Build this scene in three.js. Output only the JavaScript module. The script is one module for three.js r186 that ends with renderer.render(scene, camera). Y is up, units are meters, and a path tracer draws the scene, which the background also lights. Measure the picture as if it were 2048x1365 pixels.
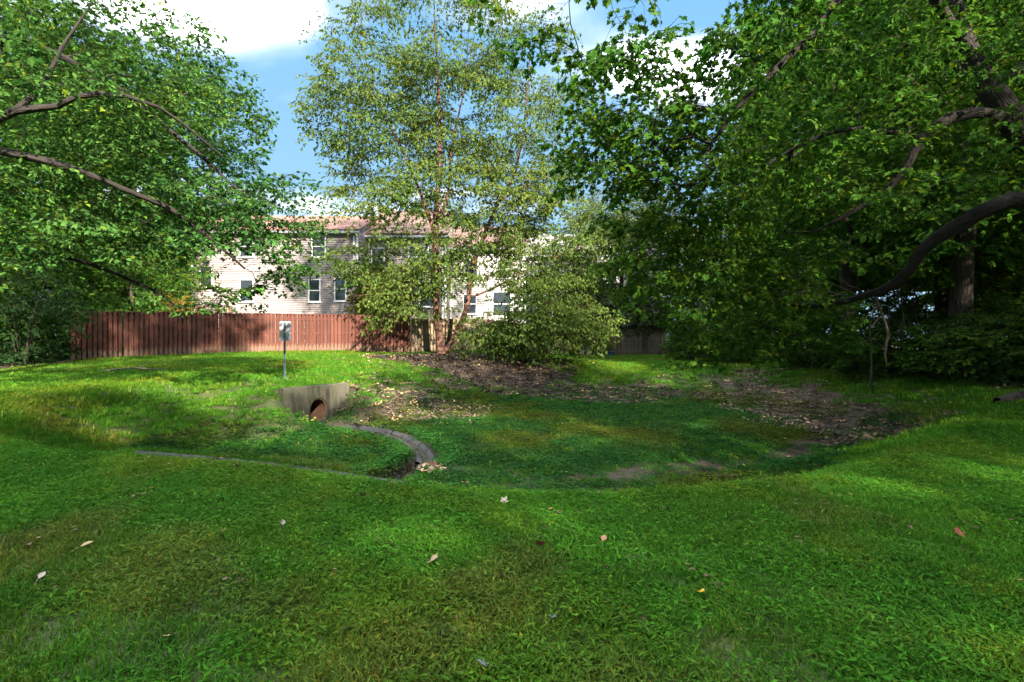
import * as THREE from 'three';
import { mergeGeometries } from 'three/addons/utils/BufferGeometryUtils.js';

/* ---------------------------------------------------------------- camera, sky, sun, exposure */
const scene = new THREE.Scene();
const camera = new THREE.PerspectiveCamera(69.7, 1024 / 682, 0.05, 1500);
camera.position.set(0, 1.5, 0);
camera.lookAt(0, 1.5, -10);
const EXPOSURE = 10.9;
const SUN_DIR = new THREE.Vector3(0.50, 0.66, 0.80).normalize();
const sun = new THREE.DirectionalLight(new THREE.Color(1.0, 0.90, 0.76), 2.0);
sun.position.copy(SUN_DIR).multiplyScalar(90);
sun.shadow.radius = 2.6;
sun.castShadow = true;
sun.shadow.mapSize.set(4096, 4096);
Object.assign(sun.shadow.camera, { left: -50, right: 50, top: 50, bottom: -50, near: 1, far: 220 });
scene.add(sun);
sun.target.position.set(0, 0, -14);
scene.add(sun.target);
const renderer = new THREE.WebGLRenderer({ antialias: true });
renderer.setSize(1024, 682);
renderer.toneMapping = THREE.LinearToneMapping;
renderer.toneMappingExposure = EXPOSURE;
renderer.shadowMap.enabled = true;

/* ---------------------------------------------------------------- numbers */
function rng(seed) {
  let a = seed >>> 0;
  return () => { a = (a + 0x6D2B79F5) | 0; let t = Math.imul(a ^ (a >>> 15), 1 | a); t = (t + Math.imul(t ^ (t >>> 7), 61 | t)) ^ t; return ((t ^ (t >>> 14)) >>> 0) / 4294967296; };
}
const clamp = (x, a = 0, b = 1) => Math.min(b, Math.max(a, x));
const lerp = (a, b, t) => a + (b - a) * t;
const smooth = (a, b, x) => { const t = clamp((x - a) / (b - a)); return t * t * (3 - 2 * t); };
function hash(ix, iz, s) { let h = Math.imul(ix, 374761393) ^ Math.imul(iz, 668265263) ^ Math.imul(s, 1274126177); h = Math.imul(h ^ (h >>> 13), 1274126177); return ((h ^ (h >>> 16)) >>> 0) / 4294967296; }
function vnoise(x, z, s = 0) {
  const ix = Math.floor(x), iz = Math.floor(z); let fx = x - ix, fz = z - iz;
  fx = fx * fx * (3 - 2 * fx); fz = fz * fz * (3 - 2 * fz);
  return lerp(lerp(hash(ix, iz, s), hash(ix + 1, iz, s), fx), lerp(hash(ix, iz + 1, s), hash(ix + 1, iz + 1, s), fx), fz);
}
function fbm(x, z, oct = 4, s = 0) { let v = 0, a = 0.5, n = 0; for (let i = 0; i < oct; i++) { v += a * vnoise(x, z, s + i * 17); n += a; a *= 0.5; const t = x * 1.6 - z * 1.2; z = x * 1.2 + z * 1.6; x = t; } return v / n; }

/* ---------------------------------------------------------------- sky */
{
  const W = 2048, Hh = 1024, data = new Float32Array(W * Hh * 4);
  for (let j = 0; j < Hh; j++) for (let i = 0; i < W; i++) {
    const th = ((j + 0.5) / Hh - 0.5) * Math.PI, ph = (i + 0.5) / W * 2 * Math.PI - Math.PI;
    const y = Math.sin(th), x = Math.cos(th) * Math.cos(ph), z = Math.cos(th) * Math.sin(ph);
    const e = Math.max(0, y), f = Math.pow(e, 0.6);
    let r = lerp(0.056, 0.013, f), g = lerp(0.084, 0.047, f), b = lerp(0.106, 0.094, f);
    const k = 1 / (e + 0.13), px = x * k + 21.57, pz = z * k + 9.1;
    const wx = fbm(px * 0.9 + 7.3, pz * 0.9 + 2.1, 3, 91) - 0.5, wz = fbm(px * 0.9 + 1.3, pz * 0.9 + 8.1, 3, 57) - 0.5;
    const n = fbm(px * 1.35 + wx * 1.2, pz * 2.0 + wz * 1.2, 8, 5);
    const c = smooth(0.46, 0.90, n + 0.16 * (fbm(px * 5.1, pz * 7.3, 5, 23) - 0.5)) * smooth(0.05, 0.34, y);
    const cl = 0.20 + 0.85 * smooth(0.58, 0.84, n);
    r = lerp(r, cl * 0.97, c); g = lerp(g, cl, c); b = lerp(b, cl * 1.04, c);
    const o = (j * W + i) * 4; data[o] = r; data[o + 1] = g; data[o + 2] = b; data[o + 3] = 1;
  }
  const t = new THREE.DataTexture(data, W, Hh, THREE.RGBAFormat, THREE.FloatType);
  t.mapping = THREE.EquirectangularReflectionMapping; t.magFilter = THREE.LinearFilter; t.minFilter = THREE.LinearFilter; t.needsUpdate = true;
  scene.background = t; scene.environment = t;
}

/* ---------------------------------------------------------------- object helpers */
const taken = new Map();
function numbered(n) { const k = taken.get(n) ?? 0; taken.set(n, k + 1); return k ? `${n}_${String(k).padStart(3, '0')}` : n; }
function thing(name, label, category, pos = [0, 0, 0], turn = 0, group) {
  const o = new THREE.Group(); o.name = numbered(name); scene.add(o); o.position.set(...pos); o.rotation.y = turn;
  o.userData = { label, category }; if (group) o.userData.group = group; return o;
}
function part(parent, name, geo, mat, label) { const m = new THREE.Mesh(geo, mat); m.name = name; parent.add(m); if (label) m.userData.label = label; return m; }
function single(name, geo, mat, data) { const m = new THREE.Mesh(geo, mat); m.name = numbered(name); m.userData = data; scene.add(m); return m; }
function copyOf(root, pos, turn, scale = 1, label, group) {
  const r = root.clone(); r.name = numbered(root.name.replace(/_\d{3}$/, '')); r.userData = { ...root.userData }; scene.add(r);
  r.position.set(...pos); r.rotation.y = turn; r.scale.setScalar(scale);
  if (label) r.userData.label = label; if (group) r.userData.group = group; return r;
}
const V = (x, y, z) => new THREE.Vector3(x, y, z);
function box(w, h, d, x = 0, y = 0, z = 0, ry = 0) { const g = new THREE.BoxGeometry(w, h, d); if (ry) g.rotateY(ry); g.translate(x, y, z); return g; }
function geoFrom(pos, idx, uv, col) {
  const g = new THREE.BufferGeometry(); g.setAttribute('position', new THREE.Float32BufferAttribute(pos, 3));
  if (uv) g.setAttribute('uv', new THREE.Float32BufferAttribute(uv, 2)); if (col) g.setAttribute('color', new THREE.Float32BufferAttribute(col, 3));
  if (idx) g.setIndex(idx); g.computeVertexNormals(); return g;
}
/* tube through points with a radius at each; uv in metres */
function tube(pts, rad, sides, o = { pos: [], idx: [], uv: [] }, rough = 0, seed = 0) {
  const n = pts.length; let nx = null; let len = 0; const first = o.pos.length / 3;
  for (let i = 0; i < n; i++) {
    const a = pts[Math.max(0, i - 1)], b = pts[Math.min(n - 1, i + 1)];
    let tx = b[0] - a[0], ty = b[1] - a[1], tz = b[2] - a[2]; const l = Math.hypot(tx, ty, tz) || 1; tx /= l; ty /= l; tz /= l;
    if (!nx) { nx = Math.abs(ty) < 0.9 ? [tz, 0, -tx] : [1, 0, 0]; }
    let d = nx[0] * tx + nx[1] * ty + nx[2] * tz; let ux = nx[0] - d * tx, uy = nx[1] - d * ty, uz = nx[2] - d * tz; const ul = Math.hypot(ux, uy, uz) || 1; ux /= ul; uy /= ul; uz /= ul; nx = [ux, uy, uz];
    const vx = ty * uz - tz * uy, vy = tz * ux - tx * uz, vz = tx * uy - ty * ux;
    if (i) len += Math.hypot(pts[i][0] - pts[i - 1][0], pts[i][1] - pts[i - 1][1], pts[i][2] - pts[i - 1][2]);
    for (let k = 0; k <= sides; k++) {
      const A = (k % sides) / sides * Math.PI * 2; let r = rad[i];
      if (rough) r *= 1 + rough * (vnoise((k % sides) * 0.9 + seed, len * 2.2, 3) - 0.5) * 2;
      const c = Math.cos(A) * r, s = Math.sin(A) * r;
      o.pos.push(pts[i][0] + ux * c + vx * s, pts[i][1] + uy * c + vy * s, pts[i][2] + uz * c + vz * s);
      o.uv.push(k / sides * Math.max(1, Math.round(rad[0] * 6.28 / 0.4)) * 0.4, len);
    }
  }
  const w = sides + 1;
  for (let i = 0; i < n - 1; i++) for (let k = 0; k < sides; k++) { const a = first + i * w + k; o.idx.push(a, a + 1, a + w, a + 1, a + w + 1, a + w); }
  const e = first + (n - 1) * w; for (let k = 1; k < sides - 1; k++) o.idx.push(e, e + k, e + k + 1);
  return o;
}
const tubeGeo = (o) => geoFrom(o.pos, o.idx, o.uv);
/* Catmull-Rom through rows of numbers */
function spline(rows, step) {
  const out = []; const n = rows.length, m = rows[0].length;
  for (let i = 0; i < n - 1; i++) {
    const p0 = rows[Math.max(0, i - 1)], p1 = rows[i], p2 = rows[i + 1], p3 = rows[Math.min(n - 1, i + 2)];
    const l = Math.hypot(p2[0] - p1[0], p2[1] - p1[1], m > 2 ? p2[2] - p1[2] : 0), k = Math.max(1, Math.round(l / step));
    for (let j = 0; j < k; j++) { const t = j / k, q = []; for (let c = 0; c < m; c++) q.push(0.5 * (2 * p1[c] + (p2[c] - p0[c]) * t + (2 * p0[c] - 5 * p1[c] + 4 * p2[c] - p3[c]) * t * t + (3 * p1[c] - p0[c] - 3 * p2[c] + p3[c]) * t * t * t)); out.push(q); }
  }
  out.push(rows[n - 1].slice()); return out;
}
/* tiling colour + bump textures from a function of (u, v) in 0..1 */
function texture(w, h, f, srgb) {
  const d = new Uint8Array(w * h * 4);
  for (let j = 0; j < h; j++) for (let i = 0; i < w; i++) { const c = f(i / w, j / h, i, j); const o = (j * w + i) * 4; d[o] = clamp(c[0]) * 255; d[o + 1] = clamp(c[1]) * 255; d[o + 2] = clamp(c[2]) * 255; d[o + 3] = 255; }
  const t = new THREE.DataTexture(d, w, h); t.wrapS = t.wrapT = THREE.RepeatWrapping; t.magFilter = THREE.LinearFilter; t.minFilter = THREE.LinearMipmapLinearFilter; t.generateMipmaps = true;
  if (srgb) t.colorSpace = THREE.SRGBColorSpace; t.needsUpdate = true; return t;
}
const toS = (x) => x <= 0.0031308 ? 12.92 * x : 1.055 * Math.pow(x, 1 / 2.4) - 0.055;
const lin = (r, g, b) => new THREE.Color().setRGB(r, g, b);
/* noise that tiles over the unit square */
function tnoise(u, v, fx, fy, s) {
  const x = u * fx, y = v * fy, ix = Math.floor(x), iy = Math.floor(y); let a = x - ix, b = y - iy; a = a * a * (3 - 2 * a); b = b * b * (3 - 2 * b);
  const h = (i, j) => hash(((i % fx) + fx) % fx, ((j % fy) + fy) % fy, s);
  return lerp(lerp(h(ix, iy), h(ix + 1, iy), a), lerp(h(ix, iy + 1), h(ix + 1, iy + 1), a), b);
}
function std(color, rough = 0.85, extra = {}) { return new THREE.MeshStandardMaterial({ color, roughness: rough, ...extra }); }
function distSeg(px, pz, ax, az, bx, bz) { const dx = bx - ax, dz = bz - az; const t = clamp(((px - ax) * dx + (pz - az) * dz) / (dx * dx + dz * dz)); return [Math.hypot(px - ax - dx * t, pz - az - dz * t), t]; }
function distLine(px, pz, L) { let m = 1e9; for (let i = 0; i < L.length - 1; i++) { const d = distSeg(px, pz, L[i][0], L[i][1], L[i + 1][0], L[i + 1][1])[0]; if (d < m) m = d; } return m; }

/* ---------------------------------------------------------------- the lie of the land */
const RIM = spline([[-6.2, -6.85], [-3.6, -6.35], [0, -5.25], [2.5, -5.6], [4.6, -6.6], [7.2, -8.4], [10.6, -11.2], [12.3, -15], [11.5, -19.5], [7, -22.5], [1, -23], [-3, -21.8], [-5.9, -18], [-6.9, -14.6], [-8.7, -12], [-9.1, -9], [-8, -7.5], [-6.2, -6.85]], 0.8);
function rimDist(x, z) {
  let m = 1e9, inside = false;
  for (let i = 0; i < RIM.length - 1; i++) {
    const a = RIM[i], b = RIM[i + 1]; const d = distSeg(x, z, a[0], a[1], b[0], b[1])[0]; if (d < m) m = d;
    if ((a[1] > z) !== (b[1] > z) && x < (b[0] - a[0]) * (z - a[1]) / (b[1] - a[1]) + a[0]) inside = !inside;
  }
  return inside ? m : -m;
}
const STREAM = spline([[-4.6, -13.0], [-3.9, -12.75], [-3.1, -12.2], [-2.35, -11.3], [-1.85, -10.3], [-1.75, -9.6], [-1.95, -8.9], [-2.1, -8.3], [-2.05, -7.7]], 0.25);
const FLUME = [[-5.5, -7.05], [-3.9, -7.55], [-1.75, -7.85]];
const HW = { cx: -5.28, cz: -13.37, nx: 0.85, nz: 0.53, w: 2.06, top: 0.27, th: 0.2, inv: -0.72 };
function height(x, z) {
  const left = 1 - smooth(-3, 5, x);
  const back = Math.max(0, -z - 5);
  let out = lerp(0.022, 0.045, left) * Math.min(back, 24) + 0.035 * (fbm(x * 0.35, z * 0.35, 3, 11) - 0.5) * 2;
  out += 0.12 * smooth(-6, -9, x) * smooth(-3, -8, z) - 0.0 * x;
  out += 0.15 * smooth(10, 16, x);
  const d = rimDist(x, z); let h = out;
  if (d > -0.6) {
    const far = smooth(-12, -18, z), near = smooth(-9, -6.6, z);
    const bw = lerp(lerp(lerp(3.0, 1.9, smooth(4, 8, x)), 4.6, far), 1.1, near);
    const floor = -0.82 - 0.22 * smooth(-1, 4, x) + 0.035 * Math.max(0, -z - 13) + 0.05 * (fbm(x * 0.8, z * 0.8, 3, 31) - 0.5) * 2;
    const t = clamp((d + 0.6) / (bw + 0.6)); h = lerp(out, floor, t * t * (3 - 2 * t));
  }
  if (x > -10 && x < 0 && z < -6 && z > -18) {
    const s = (x - HW.cx) * HW.nx + (z - HW.cz) * HW.nz, t = (x - HW.cx) * HW.nz - (z - HW.cz) * HW.nx;
    const w = (1 - smooth(1.25, 2.3, Math.abs(t))) * smooth(-1.9, -0.5, s) * (1 - smooth(0.7, 2.2, s));
    const at = Math.abs(t), front = HW.inv - 0.06 + 0.40 * Math.pow(at, 1.15) * (1 - smooth(0.15, 0.9, s)), step = s < -0.1 ? HW.top - 0.05 : front, slope = lerp(HW.top - 0.05, front, smooth(-0.9, 0.9, s));
    if (w > 0) h = lerp(h, lerp(step, slope, smooth(0.93, 1.02, at)), w);
    const ds = distLine(x, z, STREAM); const wob = 0.05 * (vnoise(x * 5, z * 5, 8) - 0.5);
    const wide = smooth(-10.3, -9.3, z);
    if (ds < 1) h -= lerp(0.13, 0.26, wide) * (1 - smooth(lerp(0.12, 0.30, wide), lerp(0.25, 0.46, wide), ds + wob));
    const df = distLine(x, z, FLUME); if (df < 0.9) { h = lerp(h, lerp(-0.16, -0.86, clamp((x + 5.5) / 3.75)), 1 - smooth(0.3, 0.9, df)); h -= 0.12 * (1 - smooth(0.1, 0.27, df)); }
  }
  return h;
}
/* what covers the ground: 0..1 each */
const BIRCH = [-3.4, -23.8];
function litterAt(x, z) {
  const n = fbm(x * 0.8, z * 0.8, 4, 71) - 0.5, n2 = fbm(x * 2.6, z * 2.6, 3, 72) - 0.5;
  const e1 = 1 - smooth(0.55, 1.15, Math.hypot((x + 1.9) / 5.2, (z + 22.2) / 3.6) + n * 0.7 + n2 * 0.35);
  const e2 = (1 - smooth(0.5, 1.1, Math.hypot((x + 3.2) / 2.5, (z + 15.6) / 3.2) + n * 0.9 + n2 * 0.4)) * 0.8;
  const e3 = (1 - smooth(0.5, 1.1, Math.hypot((x - 3) / 9, (z + 19.4 + 0.04 * x) / 1.5) + n * 1.2 + n2 * 0.4)) * 0.75;
  const e4 = (1 - smooth(0.5, 1.1, Math.hypot((x - 9.3) / 1.9, (z + 16) / 5.5) + n * 1.0 + n2 * 0.5)) * 0.8;
  const e5 = (1 - smooth(0.4, 1.15, Math.hypot((x - 8.6) / 3.6, (z + 8.2 + (x - 8) * 0.35) / 1.5) + n * 1.6 + n2 * 0.9)) * 0.45;
  const woods = Math.max(smooth(12.5, 14.5, x + n * 3 + 0.12 * (z + 15)), smooth(-15.2, -17, x + n * 3), smooth(-24.5, -26, z + n * 2 + x * 0.25) * smooth(8, 11, x)) * smooth(2, -6, z);
  return clamp(Math.max(e1, e2, e3, e4, e5, woods));
}
function soilAt(x, z) {
  const n = fbm(x * 1.3, z * 1.3, 4, 171) - 0.5, n2 = fbm(x * 4, z * 4, 3, 172) - 0.5;
  const foot = (1 - smooth(0.4, 1.0, Math.hypot((x - 6.2) / 2.6, (z + 10.8 + (x - 6) * 0.9) / 0.9) + n * 1.3 + n2 * 0.6));
  const near = (1 - smooth(0.3, 1.0, Math.hypot((x - 1.5) / 3.2, (z + 7.9) / 0.55) + n * 1.6 + n2 * 0.6)) * 0.8;
  const nose = (1 - smooth(0.3, 1.0, Math.hypot((x + 3.2) / 1.3, (z + 11.0) / 0.8) + n * 1.8 + n2 * 0.8)) * 0.6;
  const toe = z > -15 && z < -6.5 && x > -1.5 && x < 11 ? 1 - smooth(0.2, 0.8, Math.abs(rimDist(x, z) - lerp(3.2, 2.4, smooth(2, 8, x))) + 0.12 + n * 1.7 + n2 * 0.9) : 0;
  const st = x < 0 && x > -6 ? 1 - smooth(0.3, 0.5, distLine(x, z, STREAM) + n2 * 0.2) : 0;
  return clamp(Math.max(foot, near, nose, toe, st));
}
{
  const lines = (c0, reach, fine, n) => { const a = []; for (let i = 0; i <= n; i++) { const u = i / n * 2 - 1; a.push(c0 + Math.sign(u) * (Math.abs(u) * fine + Math.pow(Math.abs(u), 6) * (reach - fine))); } return a; };
  const xs = lines(-1, 420, 20, 440), zs = lines(-11, 420, 17, 440);
  const pos = [], uv = [], idx = []; const w = xs.length;
  for (const z of zs) for (const x of xs) { pos.push(x, height(x, z), z); uv.push((x + 32) / 64, (z + 50) / 64); }
  for (let j = 0; j < zs.length - 1; j++) for (let i = 0; i < w - 1; i++) { const a = j * w + i, mx = (xs[i] + xs[i + 1]) / 2 - HW.cx, mz = (zs[j] + zs[j + 1]) / 2 - HW.cz, hs = mx * HW.nx + mz * HW.nz, ht = mx * HW.nz - mz * HW.nx; if (Math.abs(ht) < 0.36 && hs < 0.02 && hs > -0.2) continue; idx.push(a, a + w, a + 1, a + 1, a + w, a + w + 1); }
  const N = 1600;
  const map = texture(N, N, (u, v) => {
    const x = u * 64 - 32, z = v * 64 - 50;
    const a = fbm(x * 0.55, z * 0.55, 4, 3), b = fbm(x * 6, z * 6, 3, 9), c = hash(Math.floor(u * N), Math.floor(v * N), 4);
    let r = lerp(0.030, 0.050, a) * (0.5 + b), g = lerp(0.050, 0.055, a) * (0.5 + b), bl = lerp(0.010, 0.014, a) * (0.5 + b);
    const li = litterAt(x, z), so = soilAt(x, z);
    const lr = lerp(0.035, 0.085, c * b * 1.4), k = clamp(li * 1.1);
    r = lerp(r, lr, k); g = lerp(g, lr * 0.7, k); bl = lerp(bl, lr * 0.46, k);
    const sr = 0.022 + 0.03 * b; r = lerp(r, sr * 1.1, so); g = lerp(g, sr * 0.8, so); bl = lerp(bl, sr * 0.5, so);
    return [toS(r), toS(g), toS(bl)];
  }, true);
  const bump = texture(256, 256, (u, v) => { const q = tnoise(u, v, 24, 24, 2) * 0.5 + tnoise(u, v, 70, 70, 3) * 0.3 + tnoise(u, v, 128, 128, 6) * 0.2; return [q, q, q]; });
  bump.repeat.set(40, 40);
  const m = std(0xffffff, 0.95, { map, bumpMap: bump, bumpScale: 0.03 });
  single('ground', geoFrom(pos, idx, uv), m, { kind: 'structure' });
}

/* ---------------------------------------------------------------- bark, wood and leaf materials */
const barkTex = texture(128, 256, (u, v) => { const a = tnoise(u, v, 16, 6, 1), b = tnoise(u, v, 40, 30, 2), c = Math.pow(tnoise(u, v, 22, 5, 3), 2); const k = 0.35 + 0.4 * a + 0.35 * b - 0.35 * c; return [k, k, k]; });
const barkMat = (r, g, b, bump = 0.03) => std(lin(r, g, b), 0.95, { map: barkTex, bumpMap: barkTex, bumpScale: bump });
const BARK = barkMat(0.075, 0.056, 0.042), BARK_DARK = barkMat(0.035, 0.026, 0.02), BARK_DEAD = barkMat(0.24, 0.18, 0.13, 0.01);
const birchTex = texture(128, 256, (u, v) => { const a = tnoise(u, v, 8, 20, 1), b = tnoise(u, v, 24, 60, 2), p = tnoise(u, v, 5, 14, 7); const k = 0.5 + 0.5 * a; const d = smooth(0.55, 0.7, p); return [lerp(0.74, 0.42, d) * k + 0.15 * b, lerp(0.5, 0.27, d) * k + 0.12 * b, lerp(0.38, 0.2, d) * k + 0.1 * b]; }, true);
const BARK_BIRCH = std(lin(0.36, 0.38, 0.40), 0.9, { map: birchTex, bumpMap: barkTex, bumpScale: 0.03 });
function leafMat(trans, rough) { return new THREE.MeshPhysicalMaterial({ color: 0xffffff, vertexColors: true, roughness: trans ? 1 : rough, transmission: trans, thickness: 0, specularIntensity: 0.08, clearcoat: 0.06, clearcoatRoughness: 0.3, side: THREE.DoubleSide }); }
const LEAF = leafMat(0.45), LEAF_BIRCH = leafMat(0.42), LEAF_BACK = leafMat(0.45);

/* leaf outlines (x along the leaf, z across, both for length 1) */
const OUT = {
  maple: [[0, 0], [0.12, 0.22], [0.02, 0.42], [0.3, 0.34], [0.5, 0.52], [0.58, 0.24], [1, 0]],
  oval: [[0, 0], [0.3, 0.27], [0.62, 0.26], [1, 0]],
  birch: [[0, 0], [0.3, 0.38], [1, 0]],
  lance: [[0, 0], [0.35, 0.15], [1, 0]],
};
function pushLeaf(o, shape, base, dir, nrm, size, col, fold = 0.25, curl = 0.12) {
  const d = dir.clone().normalize(), s = new THREE.Vector3().crossVectors(nrm, d).normalize(), n = new THREE.Vector3().crossVectors(d, s);
  const S = OUT[shape]; const at = (x, z) => { const p = base.clone().addScaledVector(d, x * size).addScaledVector(s, z * size).addScaledVector(n, (Math.abs(z) * fold - x * x * curl) * size); return [p.x, p.y, p.z]; };
  for (const sg of [1, -1]) {
    const L = S.length; const rim = S.map(([x, z]) => at(x, z * sg));
    for (let i = 1; i < L - 1; i++) { const tri = sg > 0 ? [rim[0], rim[i], rim[i + 1]] : [rim[0], rim[i + 1], rim[i]]; for (const q of tri) { o.pos.push(...q); o.col.push(...col); } }
  }
}
function rv(r, k = 1) { return V((r() - 0.5) * 2 * k, (r() - 0.5) * 2 * k, (r() - 0.5) * 2 * k); }
/* a spray: a leafy twig growing along +x, leaves lying about flat */
function spray({ shape, n, len, wide, size, vary = 0.38, droop = 0.2, tilt = 0.55, twig = 0.004, seed, hang = 0 }) {
  const r = rng(seed), o = { pos: [], col: [] };
  const twigs = [[[0, 0, 0], [len * 0.5, 0.02, 0], [len, -droop * len * 0.5, 0]]];
  const m = 5; for (let i = 0; i < m; i++) { const x = len * (0.15 + 0.7 * i / m), sg = i % 2 ? 1 : -1, l = wide * (0.6 + 0.5 * r()) * (1 - 0.4 * i / m); const y = (r() - 0.5) * 0.35 * wide; twigs.push([[x, 0, 0], [x + l * 0.45, y * 0.6 + 0.01, sg * l * 0.6], [x + l * 0.7, y - droop * l, sg * l]]); }
  const bark = { pos: [], idx: [], uv: [] };
  for (const t of twigs) tube(t, [twig, twig * 0.8, twig * 0.4], 3, bark);
  for (const k of bark.idx) { o.pos.push(bark.pos[k * 3], bark.pos[k * 3 + 1], bark.pos[k * 3 + 2]); o.col.push(0.5, 0.34, 0.28); }
  for (let i = 0; i < n; i++) {
    const t = twigs[i < n * 0.3 ? 0 : 1 + Math.floor(r() * m)], u = 0.15 + 0.85 * Math.sqrt(r()), a = t[u < 0.5 ? 0 : 1], b = t[u < 0.5 ? 1 : 2], w = u < 0.5 ? u * 2 : u * 2 - 1;
    const p = V(lerp(a[0], b[0], w), lerp(a[1], b[1], w), lerp(a[2], b[2], w));
    const along = V(b[0] - a[0], b[1] - a[1], b[2] - a[2]).normalize();
    const dir = along.multiplyScalar(0.7).add(rv(r, 0.9)); dir.y = dir.y * 0.4 - droop - hang; dir.normalize();
    const nrm = V(0, 1, 0).add(rv(r, tilt)); const sz = size * (1 + (r() - 0.5) * 2 * vary);
    p.addScaledVector(dir, size * 0.25);
    const k = 0.55 + 0.9 * r(), y = r() < 0.025 ? 1.4 : r() * 0.3;
    pushLeaf(o, shape, p, dir, nrm, sz, [k * (1 + y * 0.9), k * (1 + y * 0.15), k * (1 - y * 0.3)], 0.1 + 0.3 * r(), 0.05 + 0.25 * r());
  }
  return geoFrom(o.pos, null, null, o.col);
}
const SPRAY = {
  maple: spray({ shape: 'maple', n: 44, len: 0.6, wide: 0.34, size: 0.08, droop: 0.25, seed: 1 }),
  maple2: spray({ shape: 'maple', n: 38, len: 0.66, wide: 0.4, size: 0.086, droop: 0.35, tilt: 0.8, seed: 2 }),
  oval: spray({ shape: 'oval', n: 34, len: 0.6, wide: 0.3, size: 0.085, droop: 0.2, seed: 3 }),
  oval2: spray({ shape: 'oval', n: 28, len: 0.65, wide: 0.34, size: 0.095, droop: 0.3, tilt: 0.8, seed: 4 }),
  birch: spray({ shape: 'birch', n: 48, len: 0.9, wide: 0.5, size: 0.095, droop: 0.35, tilt: 1.1, hang: 0.3, seed: 5 }),
  birch2: spray({ shape: 'birch', n: 40, len: 1.0, wide: 0.45, size: 0.1, droop: 0.45, tilt: 1.1, hang: 0.4, seed: 6 }),
  back: spray({ shape: 'oval', n: 46, len: 1.3, wide: 0.8, size: 0.19, droop: 0.25, tilt: 0.9, seed: 7, twig: 0.008 }),
  back2: spray({ shape: 'oval', n: 40, len: 1.3, wide: 0.75, size: 0.17, droop: 0.3, tilt: 0.9, seed: 8, twig: 0.008 }),
  shrub: spray({ shape: 'oval', n: 40, len: 0.55, wide: 0.35, size: 0.085, droop: 0.1, tilt: 0.9, seed: 9 }),
  needle: spray({ shape: 'lance', n: 90, len: 0.7, wide: 0.4, size: 0.09, droop: 0.2, tilt: 0.5, seed: 10 }),
};

/* ---------------------------------------------------------------- trees */
const dummy = new THREE.Object3D();
dummy.rotation.order = 'YZX';
function scatter(parent, name, geo, mat, list, tint) {
  const m = new THREE.InstancedMesh(geo, mat, list.length); m.name = name;
  list.forEach((s, i) => { dummy.position.set(s.x, s.y, s.z); dummy.rotation.set(s.roll ?? 0, s.yaw, s.pitch ?? 0); dummy.scale.setScalar(s.k ?? 1); if (s.ky) dummy.scale.y *= s.ky; dummy.updateMatrix(); m.setMatrixAt(i, dummy.matrix); m.setColorAt(i, s.c ?? tint); });
  m.userData.kind = 'stuff'; parent.add(m); return m;
}
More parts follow.
